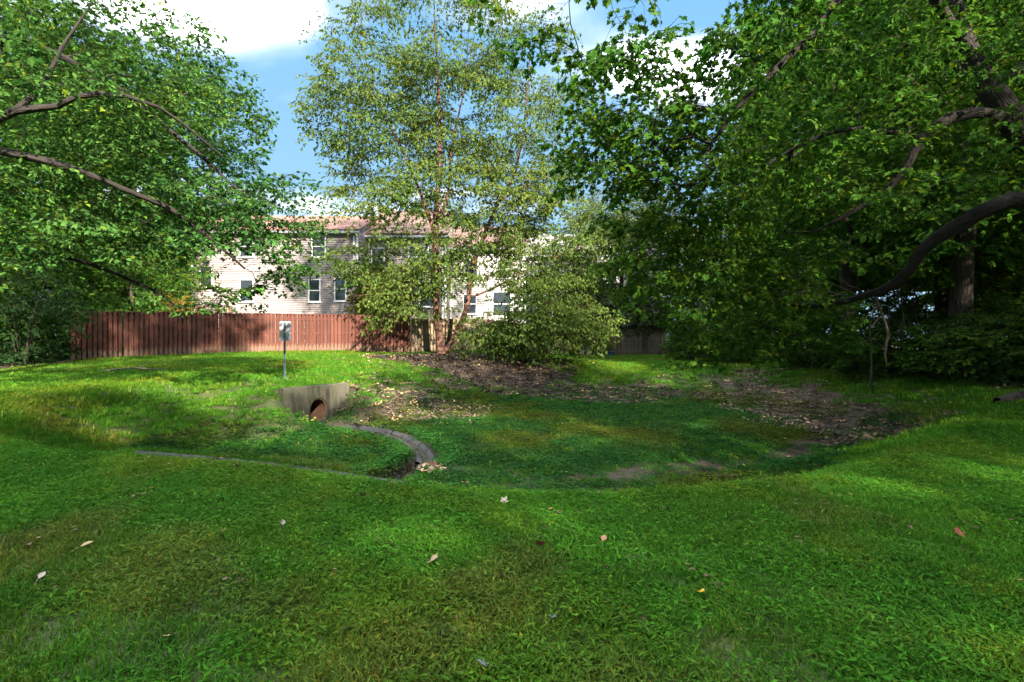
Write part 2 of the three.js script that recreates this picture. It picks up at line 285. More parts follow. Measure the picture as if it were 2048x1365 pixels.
/* limbs: rows [x, y, z, radius] (the first is the trunk); env: crown bodies {c, r, n}; everything in the frame of root */
function tree(root, { limbs, env, sprays, bark, leaf, tint, seed, step = 0.45, gap = 0.35, spacing = 0.34, from = 0.25, size = 1, reach = 6, droop = 0.12, twist = 0.5, gaps = 0.36, tip = 0.004, sides = 10 }) {
  const r = rng(seed); const X = [], Y = [], Z = [], P = [], R = [], fixed = [];
  const add = (x, y, z, p, rad) => { X.push(x); Y.push(y); Z.push(z); P.push(p); R.push(rad); fixed.push(rad > 0); return X.length - 1; };
  const nearest = (x, y, z, bias = 0) => { let b = 0, bd = 1e9; for (let i = 0; i < X.length; i++) { const dx = X[i] - x, dy = Y[i] - y, dz = Z[i] - z; let d = dx * dx + dy * dy + dz * dz; if (bias) d *= 1 + bias * (dy > 0.3 ? 0.5 : 0); if (d < bd) { bd = d; b = i; } } return [b, Math.sqrt(bd)]; };
  limbs.forEach((L, k) => {
    const S = spline(L, 0.4); let prev = k ? nearest(...L[0])[0] : -1; const pts = S.map((p) => [p[0], p[1], p[2]]), rad = S.map((p) => Math.max(0.008, p[3]));
    if (k && Math.hypot(X[prev] - S[0][0], Y[prev] - S[0][1], Z[prev] - S[0][2]) > 0.05) { pts.unshift([X[prev], Y[prev], Z[prev]]); rad.unshift(Math.min(S[0][3] * 1.15, R[prev])); }
    if (k > 0) for (let i = 1; i < pts.length - 1; i++) { const j = rad[i] * 0.6; pts[i] = [pts[i][0] + (r() - 0.5) * j, pts[i][1] + (r() - 0.5) * j, pts[i][2] + (r() - 0.5) * j]; }
    for (const p of S) prev = add(p[0], p[1], p[2], prev, Math.max(0.008, p[3]));
    part(root, k ? 'limb' : 'trunk', tubeGeo(tube(pts, rad, k ? Math.max(6, sides - 2) : sides, undefined, 0.22, seed + k * 3)), bark);
  });
  const targets = [];
  for (const e of env) for (let i = 0; i < e.n; i++) {
    let x, y, z; do { x = r() * 2 - 1; y = r() * 2 - 1; z = r() * 2 - 1; } while (x * x + y * y + z * z > 1);
    const m = Math.pow(x * x + y * y + z * z, -0.12); x = e.c[0] + x * m * e.r[0]; y = e.c[1] + y * m * e.r[1]; z = e.c[2] + z * m * e.r[2];
    if (fbm((x + z * 0.6) * 0.55 + seed, y * 0.75 + z * 0.3, 2, seed) < gaps) continue;
    targets.push([x, y, z, nearest(x, y, z)[1]]);
  }
  targets.sort((a, b) => a[3] - b[3]);
  const paths = [];
  for (const [x, y, z] of targets) {
    const [b, d] = nearest(x, y, z, 1); if (d < gap || d > reach) continue;
    const q = P[b] >= 0 ? P[b] : b; let dx = X[b] - X[q], dy = Y[b] - Y[q], dz = Z[b] - Z[q]; const dl = Math.hypot(dx, dy, dz) || 1;
    const n = Math.max(2, Math.ceil(d / step)); const cx = X[b] + dx / dl * d * 0.3 + (x - X[b]) * 0.3 + (r() - 0.5) * d * twist, cy = Y[b] + dy / dl * d * 0.3 + (y - Y[b]) * 0.3 + d * droop * 1.5 + (r() - 0.5) * d * twist * 0.6, cz = Z[b] + dz / dl * d * 0.3 + (z - Z[b]) * 0.3 + (r() - 0.5) * d * twist;
    let prev = b; const path = [b]; const bx = X[b], by = Y[b], bz = Z[b];
    for (let i = 1; i <= n; i++) { const t = i / n, a = (1 - t) * (1 - t), m = 2 * t * (1 - t), c = t * t; prev = add(a * bx + m * cx + c * x, a * by + m * cy + c * y, a * bz + m * cz + c * z, prev, 0); path.push(prev); }
    paths.push(path);
  }
  const acc = new Float64Array(X.length);
  for (let i = X.length - 1; i >= 0; i--) { if (!fixed[i]) { R[i] = Math.max(tip, Math.pow(acc[i], 1 / 2.3)); acc[P[i]] += Math.pow(R[i], 2.3) * 1.0 + 1e-9; } }
  const wood = { pos: [], idx: [], uv: [] }; const list = [];
  for (const path of paths) {
    const rad = path.map((i, k) => k ? R[i] : Math.min(R[i], R[path[1]] * 1.2)); tube(path.map((i) => [X[i], Y[i], Z[i]]), rad, rad[0] > 0.03 ? 6 : rad[0] > 0.012 ? 4 : 3, wood);
    const a = path[0], e = path[path.length - 1], L = Math.hypot(X[e] - X[a], Y[e] - Y[a], Z[e] - Z[a]); const k = Math.max(1, Math.round(L * (1 - from) / spacing));
    for (let s = 0; s <= k; s++) {
      const t = from + (1 - from) * (s / k), f = t * (path.length - 1), i = Math.min(path.length - 2, Math.floor(f)), w = f - i, p = path[i], q = path[i + 1];
      const dx = X[q] - X[p], dy = Y[q] - Y[p], dz = Z[q] - Z[p]; const side = s === k ? 0 : (s % 2 ? 1 : -1) * (0.5 + r() * 0.7);
      list.push({ x: lerp(X[p], X[q], w), y: lerp(Y[p], Y[q], w), z: lerp(Z[p], Z[q], w), yaw: -Math.atan2(dz, dx) + side + (r() - 0.5) * 0.6, pitch: clamp(Math.atan2(dy, Math.hypot(dx, dz)) * 0.45 + (r() - 0.5) * 0.5, -0.9, 0.6), roll: (r() - 0.5) * 0.9, k: size * (0.75 + 0.5 * r()), v: r() });
    }
  }
  if (wood.pos.length) part(root, 'branching', tubeGeo(wood), bark).userData.kind = 'stuff';
  const c = new THREE.Color();
  list.forEach((s) => { const a = tint[0], b = tint[1], t = clamp(0.75 * s.v * 0.6 + 0.7 * fbm(s.x * 0.5 + seed, s.y * 0.5 + s.z * 0.4, 2, 5) - 0.05); s.c = c.clone().setRGB(lerp(a[0], b[0], t), lerp(a[1], b[1], t), lerp(a[2], b[2], t)); });
  sprays.forEach((g, k) => scatter(root, 'crown', g, leaf, list.filter((_, i) => i % sprays.length === k)));
  return list.length;
}
const stats = {};
const GREEN = [[0.026, 0.105, 0.012], [0.080, 0.185, 0.016]];
const YGREEN = [[0.044, 0.116, 0.022], [0.125, 0.180, 0.036]];
const BGREEN = [[0.028, 0.115, 0.028], [0.080, 0.185, 0.030]];

/* the big maple whose limbs hang over the hollow; its trunk stands out of the picture to the right */
{
  const t = thing('maple_tree', 'large spreading tree with dark crooked limbs hanging low over the grassy hollow', 'tree');
  stats.maple = tree(t, {
    seed: 21, bark: BARK_DARK, leaf: LEAF, sprays: [SPRAY.maple, SPRAY.maple2], tint: GREEN, gaps: 0.40, reach: 5, spacing: 0.36, size: 1.0, sides: 14, twist: 0.6, tip: 0.006,
    limbs: [
      [[10.9, 0.1, -8.3, 0.40], [10.8, 0.8, -8.3, 0.30], [10.6, 2.6, -8.4, 0.27], [10.2, 4.3, -8.7, 0.25], [9.3, 5.45, -9.0, 0.22], [8.6, 6.9, -9.2, 0.17], [8.1, 8.6, -9.3, 0.13], [7.4, 10.6, -9.0, 0.09], [7.2, 12.6, -8.8, 0.04]],
      [[10.5, 3.5, -8.5, 0.160], [9.6, 4.1, -8.8, 0.148], [8.75, 3.95, -9.2, 0.136], [8.3, 3.3, -9.9, 0.120], [8.15, 2.72, -10.4, 0.104], [7.9, 2.48, -11.1, 0.088], [7.2, 2.36, -11.9, 0.068], [6.5, 2.55, -12.6, 0.048], [5.6, 2.6, -13.0, 0.024]],
      [[9.2, 5.5, -9.0, 0.112], [8.3, 5.65, -8.8, 0.096], [7.55, 5.3, -8.9, 0.080], [7.25, 4.6, -9.1, 0.068], [6.8, 4.15, -9.3, 0.048], [6.1, 3.7, -9.8, 0.028]],
      [[8.6, 6.8, -9.2, 0.104], [7.2, 7.8, -8.6, 0.080], [5.6, 7.3, -8.1, 0.068], [4.75, 6.35, -8.0, 0.056], [3.9, 5.55, -8.2, 0.036], [3.3, 4.7, -8.6, 0.020]],
      [[8.9, 6.2, -9.1, 0.096], [9.9, 7.0, -8.8, 0.080], [10.8, 8.4, -8.4, 0.064], [11.6, 10.5, -8, 0.032]],
      [[8.0, 8.8, -9.3, 0.080], [5.8, 9.6, -8.4, 0.064], [4.0, 9.0, -7.8, 0.040], [2.6, 7.9, -7.8, 0.03], [1.0, 7.2, -7.9, 0.012]],
      [[7.5, 5.2, -8.9, 0.056], [6.3, 5.6, -9.6, 0.044], [4.9, 4.9, -10.6, 0.032], [3.9, 4.0, -11.4, 0.020]],
    ],
    env: [
      { c: [5.6, 6.0, -9.4], r: [3.9, 2.6, 3.0], n: 250 }, { c: [8.4, 7.2, -9.6], r: [2.6, 2.0, 2.4], n: 120 }, { c: [6.0, 4.2, -11.4], r: [2.6, 1.6, 2.0], n: 80 },
      { c: [2.6, 6.5, -8.2], r: [1.9, 1.5, 1.8], n: 170 }, { c: [0.95, 6.7, -8.0], r: [1.6, 1.1, 1.4], n: 170 }, { c: [3.4, 7.0, -7.8], r: [1.9, 1.2, 1.4], n: 240 }, { c: [2.7, 6.1, -8.6], r: [1.3, 1.0, 1.2], n: 130 }, { c: [2.1, 5.3, -8.7], r: [1.3, 1.2, 1.3], n: 110 }, { c: [3.1, 4.7, -9.6], r: [1.6, 1.4, 1.6], n: 90 }, { c: [3.5, 3.2, -10.8], r: [1.3, 1.2, 1.3], n: 90 },
      { c: [5.2, 3.3, -11.8], r: [2.5, 1.7, 1.8], n: 140 }, { c: [4.7, 1.6, -12.2], r: [1.5, 0.8, 1.1], n: 70 }, { c: [7.0, 2.3, -12.4], r: [2.0, 1.1, 1.4], n: 110 },
      { c: [6.4, 10.6, -8.4], r: [4.6, 2.9, 3.6], n: 230 },
    ],
  });
}
/* the tree whose limbs come in over the left lawn */
{
  const t = thing('ash_tree', 'leafy tree with long dark limbs reaching down over the dark red fence', 'tree');
  stats.ash = tree(t, {
    seed: 45, bark: BARK_DARK, leaf: LEAF, sprays: [SPRAY.oval, SPRAY.oval2, SPRAY.maple], tint: BGREEN, gaps: 0.40, reach: 5, spacing: 0.3, size: 1.0, sides: 14, twist: 0.6,
    limbs: [
      [[-12.6, 0.1, -8.6, 0.38], [-12.5, 0.9, -8.6, 0.29], [-12.2, 2.9, -8.6, 0.25], [-11.8, 5.0, -8.6, 0.22], [-11.5, 7.2, -8.8, 0.17], [-11.2, 9.5, -9, 0.11], [-11, 11.6, -9, 0.04]],
      [[-11.9, 4.4, -8.6, 0.102], [-10.2, 4.9, -8.2, 0.078], [-8.9, 4.95, -8.0, 0.066], [-8.1, 5.25, -8.0, 0.060], [-7.6, 5.45, -8.2, 0.051], [-7.1, 5.75, -8.4, 0.042], [-6.5, 5.8, -9.0, 0.030], [-5.8, 5.2, -9.8, 0.018]],
      [[-8.2, 5.2, -8.0, 0.048], [-7.75, 5.75, -8.1, 0.036], [-7.55, 6.4, -8.2, 0.027], [-7.2, 7.3, -8.4, 0.012]],
      [[-12.1, 3.5, -8.6, 0.102], [-10.0, 4.7, -8.3, 0.078], [-8.4, 4.7, -8.4, 0.066], [-7.4, 4.4, -9.0, 0.054], [-6.7, 4.05, -9.8, 0.045], [-6.2, 3.5, -10.4, 0.030], [-5.9, 3.1, -10.8, 0.018]],
      [[-11.6, 6.6, -8.8, 0.084], [-9.8, 7.3, -9.4, 0.066], [-8.4, 6.9, -10.0, 0.054], [-7.2, 5.9, -10.6, 0.042], [-6.2, 4.9, -11.2, 0.027], [-5.6, 4.3, -11.6, 0.012]],
      [[-12.2, 2.9, -8.6, 0.072], [-11.0, 3.4, -9.4, 0.054], [-9.6, 3.3, -10.6, 0.042], [-8.4, 2.7, -11.4, 0.030], [-7.9, 2.3, -11.6, 0.018], [-7.4, 2.4, -11.8, 0.009]],
    ],
    env: [
      { c: [-8.6, 6.3, -8.8], r: [2.4, 2.2, 2.2], n: 391 }, { c: [-7.0, 5.4, -10.6], r: [2.3, 1.5, 1.8], n: 323 }, { c: [-5.8, 4.6, -11.3], r: [1.3, 1.3, 1.2], n: 136 },
      { c: [-7.2, 3.4, -11.0], r: [2.1, 1.25, 1.6], n: 323 }, { c: [-9.6, 3.9, -9.8], r: [2.3, 1.5, 1.9], n: 289 }, { c: [-8.3, 2.6, -11.6], r: [1.7, 0.7, 1.1], n: 119 },
      { c: [-6.5, 3.9, -12.0], r: [1.6, 1.35, 1.3], n: 430 }, { c: [-9.3, 8.0, -14.2], r: [1.8, 1.6, 1.5], n: 260 }, { c: [-11.4, 7.6, -12.8], r: [1.7, 1.6, 1.5], n: 240 }, { c: [-9.5, 8.4, -12.2], r: [2.1, 2.3, 2.0], n: 330 }, { c: [-10.8, 9.6, -9], r: [3.0, 3.0, 3.0], n: 255 }, { c: [-8.9, 8.2, -10.4], r: [2.0, 2.0, 2.0], n: 153 },
    ],
  });
}
/* river birch in front of the fence */
{
  const t = thing('birch_tree', 'tall multi stemmed birch with peeling reddish bark before the fence', 'tree');
  const y0 = height(...BIRCH) - 0.1;
  stats.birch = tree(t, {
    seed: 77, bark: BARK_BIRCH, leaf: LEAF_BIRCH, sprays: [SPRAY.birch, SPRAY.birch2], tint: YGREEN, gaps: 0.455, reach: 6, spacing: 0.32, size: 1.1, sides: 12, twist: 0.45, step: 0.6, from: 0.12, gap: 0.4,
    limbs: [
      [[-3.4, y0, -23.8, 0.310], [-3.5, y0 + 0.7, -23.8, 0.205], [-3.7, 3.4, -23.8, 0.167], [-3.75, 5.6, -23.9, 0.155], [-3.72, 7.2, -23.9, 0.136], [-3.55, 10.6, -24, 0.099], [-3.6, 13.6, -24.1, 0.068], [-3.8, 17, -24.2, 0.037], [-3.9, 19.6, -24.2, 0.012]],
      [[-3.2, y0 + 0.3, -23.8, 0.161], [-2.6, 2.0, -23.7, 0.136], [-2.1, 3.4, -23.7, 0.124], [-1.95, 5.0, -23.8, 0.112], [-1.4, 6.6, -24, 0.102], [-0.6, 8.5, -24.2, 0.087], [0.2, 10.1, -24.4, 0.068], [0.7, 13.2, -24.6, 0.043], [0.9, 16.4, -24.8, 0.019]],
      [[-3.75, 6.6, -23.9, 0.093], [-4.3, 8.2, -24.1, 0.081], [-5.2, 10.4, -24.3, 0.062], [-6.5, 13.2, -24.4, 0.043], [-7.6, 16.5, -24.4, 0.019]],
      [[-3.7, 7.2, -23.9, 0.081], [-3.2, 8.6, -24.1, 0.068], [-3.0, 11.2, -24.5, 0.056], [-2.4, 14.5, -24.8, 0.031], [-2.2, 17.8, -25, 0.012]],
      [[-2.1, 3.6, -23.7, 0.062], [-1.0, 4.0, -23.6, 0.053], [0.9, 5.0, -23.6, 0.043], [2.2, 5.6, -23.8, 0.031], [4.0, 6.4, -24, 0.015]],
      [[-3.7, 4.1, -23.8, 0.050], [-5.0, 4.4, -23.8, 0.037], [-6.6, 3.9, -24, 0.028], [-8.3, 3.6, -24.2, 0.012]],
      [[-0.6, 8.4, -24.2, 0.050], [0.8, 9.2, -24.2, 0.037], [2.6, 10.0, -24.4, 0.019]],
    ],
    env: [
      { c: [-6.2, 13.6, -24.3], r: [3.8, 5.4, 3.0], n: 574 }, { c: [-2.6, 15, -24.4], r: [3.2, 5.0, 3.0], n: 436 }, { c: [0.8, 12.2, -24.5], r: [3.2, 5.4, 3.0], n: 459 },
      { c: [-3.2, 7.4, -24], r: [6.0, 2.8, 3.0], n: 528 }, { c: [2.2, 6.2, -24.0], r: [3.4, 2.6, 2.4], n: 446 }, { c: [-0.3, 3.1, -22.9], r: [4.6, 2.2, 2.2], n: 520 }, { c: [-3.9, 3.2, -22.5], r: [2.6, 1.5, 1.4], n: 150 }, { c: [2.6, 2.4, -22.8], r: [2.0, 1.3, 1.6], n: 110 }, { c: [-4.4, 4.6, -23.4], r: [2.0, 1.2, 1.5], n: 110 }, { c: [0.6, 1.6, -22.6], r: [2.2, 0.8, 1.2], n: 138 }, { c: [-6.9, 5.6, -24.2], r: [2.6, 1.5, 1.6], n: 161 },
    ],
  });
}
/* woods: a few built trees, then copies */
const protos = {};
function woodTree(key, name, label, group, p) { const t = thing(name, label, 'tree', [0, 0, 0], 0, group); stats[key] = tree(t, p); protos[key] = t; t.userData.first = 1; return t; }
function plantTree(key, x, z, turn, scale, label, group) {
  const t = protos[key]; const pos = [x, height(x, z) - 0.1, z];
  if (t.userData.first) { delete t.userData.first; t.position.set(...pos); t.rotation.y = turn; t.scale.setScalar(scale); if (label) t.userData.label = label; if (group) t.userData.group = group; return t; }
  return copyOf(t, pos, turn, scale, label, group);
}
const trunkRows = (h, r, lean = 0.3) => [[0, 0, 0, r * 1.6], [0.02, 0.5, 0, r * 1.08], [lean * 0.3, h * 0.25, 0.1, r * 0.95], [lean * 0.7, h * 0.5, 0, r * 0.75], [lean, h * 0.75, 0.1, r * 0.45], [lean * 1.1, h * 0.97, 0, r * 0.12]];
woodTree('tall', 'woodland_tree', 'tall straight dark trunked tree in the woods', 'woodland trees', {
  seed: 101, bark: BARK, leaf: LEAF_BACK, sprays: [SPRAY.back], tint: GREEN, gaps: 0.3, reach: 8, spacing: 0.8, size: 1.0, sides: 9, step: 0.9, gap: 0.7, twist: 0.5,
  limbs: [trunkRows(17, 0.27), [[0.2, 6, 0, 0.1], [2, 8, 0.5, 0.08], [3.6, 9, 0.8, 0.03]], [[0.2, 7.4, 0, 0.1], [-1.8, 9.4, -0.6, 0.07], [-3.2, 11, -1, 0.03]], [[0.2, 4.5, 0, 0.07], [-0.6, 5.4, 1.8, 0.05], [-1, 5.4, 3.2, 0.02]]],
  env: [{ c: [0.3, 11, 0], r: [4.4, 6, 4.4], n: 330 }, { c: [0.2, 5.4, 0.4], r: [3.6, 2.0, 3.6], n: 120 }],
});
woodTree('broad', 'woodland_tree', 'broad tree with a full bright green crown in the woods', 'woodland trees', {
  seed: 102, bark: BARK, leaf: LEAF_BACK, sprays: [SPRAY.back2], tint: [[0.055, 0.14, 0.016], [0.12, 0.20, 0.022]], gaps: 0.3, reach: 8, spacing: 0.8, size: 1.0, sides: 9, step: 0.9, gap: 0.7, twist: 0.5,
  limbs: [trunkRows(13, 0.22, -0.5), [[-0.1, 3, 0, 0.09], [1.8, 4.6, 0.5, 0.07], [3.4, 6, 0.8, 0.03]], [[-0.2, 4, 0, 0.09], [-2, 5.4, -0.6, 0.06], [-3.6, 6.6, -1, 0.03]]],
  env: [{ c: [0, 7.5, 0], r: [4.6, 5.2, 4.4], n: 340 }, { c: [0, 3.2, 0], r: [4.0, 1.6, 3.8], n: 120 }],
});
woodTree('young', 'young_tree', 'slender understory tree with low leafy branches in the woods', 'understory trees', {
  seed: 103, bark: BARK, leaf: LEAF, sprays: [SPRAY.maple, SPRAY.oval2], tint: GREEN, gaps: 0.32, reach: 5, spacing: 0.42, size: 1.15, sides: 8, step: 0.6, gap: 0.42, twist: 0.5,
  limbs: [trunkRows(7, 0.09, 0.5), [[0.1, 1.8, 0, 0.04], [1, 2.6, 0.5, 0.03], [2, 3, 0.8, 0.012]], [[0.1, 2.4, 0, 0.04], [-1, 3.2, -0.4, 0.03], [-1.9, 3.7, -0.7, 0.012]]],
  env: [{ c: [0.2, 4.4, 0], r: [2.4, 2.8, 2.3], n: 260 }, { c: [0.1, 2.0, 0.1], r: [2.3, 1.1, 2.2], n: 110 }],
});
const RIGHT = 'woodland trees beside the hollow', LEFT = 'woodland trees beyond the red fence', BACK = 'trees standing behind the townhouses';
/* right-hand woods */
for (const [k, x, z, a, s] of [['tall', 14.2, -15.6, 0.4, 1.05], ['tall', 12.3, -17.9, 2.1, 0.95], ['tall', 18.6, -21, 4.0, 1.1], ['tall', 22, -20, 1.2, 1.0], ['tall', 17.4, -26, 3.0, 1.1], ['tall', 24, -27, 5.1, 1.15], ['tall', 28, -22, 0.2, 1.2], ['tall', 20.5, -33, 2.6, 1.2], ['tall', 30, -34, 3.9, 1.3]])
  plantTree(k, x, z, a, s, 'tall straight dark trunked tree in the woods beside the hollow', RIGHT);
for (const [k, x, z, a, s] of [['broad', 20.5, -16, 0.7, 0.9], ['broad', 16, -31, 2.2, 1.0], ['broad', 27, -30, 4.2, 1.1], ['broad', 22, -40, 1.0, 1.1], ['broad', 34, -26, 3.0, 1.2], ['broad', 38, -38, 5.0, 1.3]])
  plantTree(k, x, z, a, s, 'broad bright green tree deep in the woods beside the hollow', RIGHT);
for (const [x, z, a, s] of [[17.6, -16.4, 0.2, 0.9], [13.2, -23.6, 4.0, 1.0], [19.4, -18.2, 1.1, 1.05], [11.6, -27, 3.3, 1.0], [16, -23, 5.2, 1.1]])
  plantTree('young', x, z, a, s, 'slender low branched young tree at the edge of the shady woods', 'understory trees beside the hollow');
/* left-hand woods */
for (const [k, x, z, a, s] of [['tall', -21, -19, 0.9, 0.95], ['tall', -26, -24, 2.9, 1.05], ['tall', -24, -30, 4.4, 1.05], ['tall', -31, -30, 1.4, 1.15], ['tall', -36, -24, 5.6, 1.2]])
  plantTree(k, x, z, a, s, 'tall straight trunked tree in the woods past the end of the red fence', LEFT);
for (const [k, x, z, a, s] of [['broad', -23, -25, 0.5, 0.8], ['broad', -28.5, -36, 2.5, 1.05], ['broad', -33, -20, 3.9, 1.0], ['broad', -20.5, -28, 5.3, 0.62], ['broad', -27, -44, 1.7, 1.1], ['broad', -24.5, -14, 2.2, 0.85], ['broad', -30, -13, 0.2, 1.0]])
  plantTree(k, x, z, a, s, 'broad bright green tree past the end of the red fence', LEFT);
for (const [x, z, a, s] of [[-19.6, -20.5, 0.6, 0.85], [-18.6, -24, 2.4, 0.9], [-22.2, -21.5, 4.1, 1.0], [-19.2, -16.6, 1.3, 0.8]])
  plantTree('young', x, z, a, s, 'slender low branched young tree past the end of the red fence', 'understory trees past the red fence');
/* behind the houses */
for (const [k, x, z, a, s] of [['broad', 13, -50, 0.3, 1.15], ['broad', 21, -54, 3.3, 1.2], ['broad', -37, -50, 1.3, 1.25], ['tall', 30, -52, 2.2, 1.2], ['tall', -32, -58, 4.2, 1.1]])
  plantTree(k, x, z, a, s, 'leafy tree rising past the end of the townhouse row', BACK);
/* trees behind the photographer: their shade lies on the near lawn */
for (const [k, x, z, a, s] of [['broad', 14.5, -5.2, 1.9, 0.9], ['broad', 18, -3.5, 5.9, 1.0], ['broad', 5.0, 5.5, 0.6, 1.0], ['broad', 10.5, 4.0, 2.6, 1.0], ['broad', 13.5, -1, 4.6, 0.9], ['tall', 0.5, 10.5, 1.6, 0.85], ['broad', 2.0, 7.0, 4.4, 0.85], ['broad', 19, -9.5, 3.1, 0.9]])
  plantTree(k, x, z, a, s, 'tree standing behind the near lawn that shades it', 'trees shading the near lawn');
/* garden tree behind the tan fence */
{
  const t = thing('garden_tree', 'pale green garden tree rising behind the weathered tan fence', 'tree', [7.6, height(7.6, -35) - 0.1, -35]);
  stats.garden = tree(t, { seed: 131, bark: BARK, leaf: LEAF_BACK, sprays: [SPRAY.oval, SPRAY.oval2], tint: [[0.055, 0.11, 0.04], [0.11, 0.16, 0.05]], gaps: 0.33, reach: 7, spacing: 0.45, size: 1.7, step: 0.7, gap: 0.45, sides: 8,
    limbs: [trunkRows(12.5, 0.17, 0.4), [[0.1, 2.6, 0, 0.07], [1.6, 4, 0.4, 0.05], [3, 5, 0.4, 0.02]], [[0.2, 3.4, 0, 0.07], [-1.6, 4.6, 0.3, 0.05], [-3, 5.4, 0.5, 0.02]]],
    env: [{ c: [0.2, 7.6, 0], r: [4.6, 4.6, 3], n: 900 }, { c: [0, 3.2, 0.3], r: [4.4, 1.9, 2.6], n: 420 }] });
}

/* ---------------------------------------------------------------- shrubs */
const shrubProto = {};
function shrubShape(key, o) { shrubProto[key] = o; }
function shrub(name, label, x, z, o, group) {
  const t = thing(name, label, 'shrub', [x, height(x, z) - 0.04, z], o.turn ?? 0, group); const r = rng(o.seed); const stems = [];
  for (let k = 0; k < 5; k++) { const a = k / 5 * 6.28 + r(), l = o.r * 0.6; stems.push([[Math.cos(a) * 0.08, 0, Math.sin(a) * 0.08, 0.03], [Math.cos(a) * l * 0.4, o.h * 0.45, Math.sin(a) * l * 0.4, 0.02], [Math.cos(a) * l, o.h * 0.85, Math.sin(a) * l, 0.008]]); }
  tree(t, { seed: o.seed, bark: BARK, leaf: o.leaf ?? LEAF, sprays: o.sprays ?? [SPRAY.shrub], tint: o.tint ?? GREEN, gaps: 0.3, reach: 3, spacing: 0.32, size: o.size ?? 1, step: 0.5, gap: 0.24, sides: 6, limbs: stems, env: [{ c: [0, o.h * 0.52, 0], r: [o.r, o.h * 0.52, o.r], n: o.n ?? 150 }] });
  t.children.forEach((c) => { if (c.name === 'trunk' || c.name === 'limb') c.name = 'stem'; if (c.name === 'crown') c.name = 'foliage'; });
  return t;
}
{
  const a = shrub('shrub', 'dark leafy shrub at the edge of the woods', 13.0, -14.2, { seed: 201, r: 1.3, h: 1.9, tint: [[0.025, 0.09, 0.012], [0.06, 0.13, 0.014]], n: 240 }, 'shrubs along the wood edge');
  for (const [x, z, t, s] of [[14.6, -13.4, 1.1, 1.1], [15.4, -15.2, 2.3, 1.25], [16.6, -12.6, 3.2, 1.0], [12.4, -16.8, 4.1, 1.0], [17.6, -14.2, 5.0, 1.3], [12.0, -20.2, 0.6, 0.9], [10.8, -23.6, 1.9, 0.95], [13.0, -25.4, 2.7, 1.2], [14.6, -18.0, 3.9, 1.2], [19, -12.0, 0.4, 1.2], [9.4, -25.6, 4.7, 0.9]])
    copyOf(a, [x, height(x, z) - 0.04, z], t, s);
  const b = shrub('shrub', 'leafy shrub beside the end post of the dark red fence', -18.8, -18.6, { seed: 202, r: 1.2, h: 2.0, tint: GREEN, n: 240 }, 'shrubs past the red fence');
  for (const [x, z, t, s] of [[-20.4, -18.0, 1.2, 1.2], [-19.4, -20.2, 2.4, 1.1], [-18.2, -22.2, 3.7, 1.2], [-21.6, -19.4, 4.9, 1.35], [-17.4, -15.2, 0.3, 0.45], [-18.4, -14.4, 2.0, 0.5], [-19.6, -15.6, 3.0, 0.75]])
    copyOf(b, [x, height(x, z) - 0.04, z], t, s, 'leafy shrub in the gap past the end of the dark red fence');
  shrub('yellow_shrub', 'yellow leaved shrub behind the dark red fence by the wooden deck', -17.2, -24.6, { seed: 203, r: 0.9, h: 2.7, tint: [[0.16, 0.13, 0.02], [0.26, 0.19, 0.035]], n: 160 });
  shrub('climbing_shrub', 'tall yellow green vine covered bush against the second townhouse', -9.0, -33.4, { seed: 204, r: 1.6, h: 5.0, tint: [[0.07, 0.09, 0.012], [0.16, 0.15, 0.025]], n: 380, size: 1.4, leaf: LEAF_BACK });
  shrub('garden_shrub', 'yellow green shrub behind the tan fence beside the deck', 4.6, -33.4, { seed: 205, r: 1.2, h: 3.6, tint: [[0.07, 0.11, 0.015], [0.14, 0.16, 0.03]], n: 220, size: 1.2, leaf: LEAF_BACK });
  shrub('ivy_clump', 'climbing ivy clump hanging on the brown fence boards', 5.7, -31.2, { seed: 206, r: 0.55, h: 1.7, tint: [[0.08, 0.12, 0.02], [0.15, 0.17, 0.04]], n: 80 });
  shrub('yew_bush', 'dark needle leaved evergreen bush in the woods past the red fence', -16.9, -16.9, { seed: 207, r: 1.6, h: 3.6, sprays: [SPRAY.needle], tint: [[0.014, 0.05, 0.014], [0.03, 0.08, 0.018]], n: 200 });
}
console.log('sprays', JSON.stringify(stats));
//@@PART2
/* ---------------------------------------------------------------- fences */
const pickTex = (s) => texture(64, 256, (u, v) => { const g = tnoise(u, v, 20, 3, s), f = tnoise(u, v, 40, 12, s + 1), k = tnoise(u, v, 4, 6, s + 2); const q = 0.62 + 0.3 * g * f + 0.3 * k * g; return [q, q, q]; }, true);
const WOODTEX = pickTex(5);
/* stained boards: bare bleached wood shows at the foot with a ragged streaky edge */
const stainTex = (s) => texture(64, 256, (u, v) => {
  const g = tnoise(u, v, 20, 3, s), f = tnoise(u, v, 40, 16, s + 1), k = tnoise(u, v, 4, 6, s + 2); const q = 0.6 + 0.32 * g * f + 0.3 * k * g;
  const edge = 0.1 + 0.09 * tnoise(u, 0.3, 16, 1, s + 3) + 0.05 * tnoise(u, v, 30, 40, s + 4), bare = smooth(0.03, -0.03, v - edge) * (0.45 + 0.55 * f);
  return [lerp(0.56 * q, 0.76 * q, bare), lerp(0.315 * q, 0.62 * q, bare), lerp(0.235 * q, 0.50 * q, bare)];
}, true);
const redMats = [11, 12, 13, 14].map((s, i) => std(lin(...[[0.72, 0.7, 0.7], [0.56, 0.56, 0.58], [0.8, 0.82, 0.86], [0.64, 0.6, 0.58]][i]), 0.85, { map: stainTex(s), bumpMap: WOODTEX, bumpScale: 0.004 }));
const tanMats = [[0.36, 0.26, 0.15], [0.40, 0.30, 0.19], [0.31, 0.22, 0.13]].map((c) => std(lin(...c), 0.9, { map: WOODTEX, bumpMap: WOODTEX, bumpScale: 0.004 }));
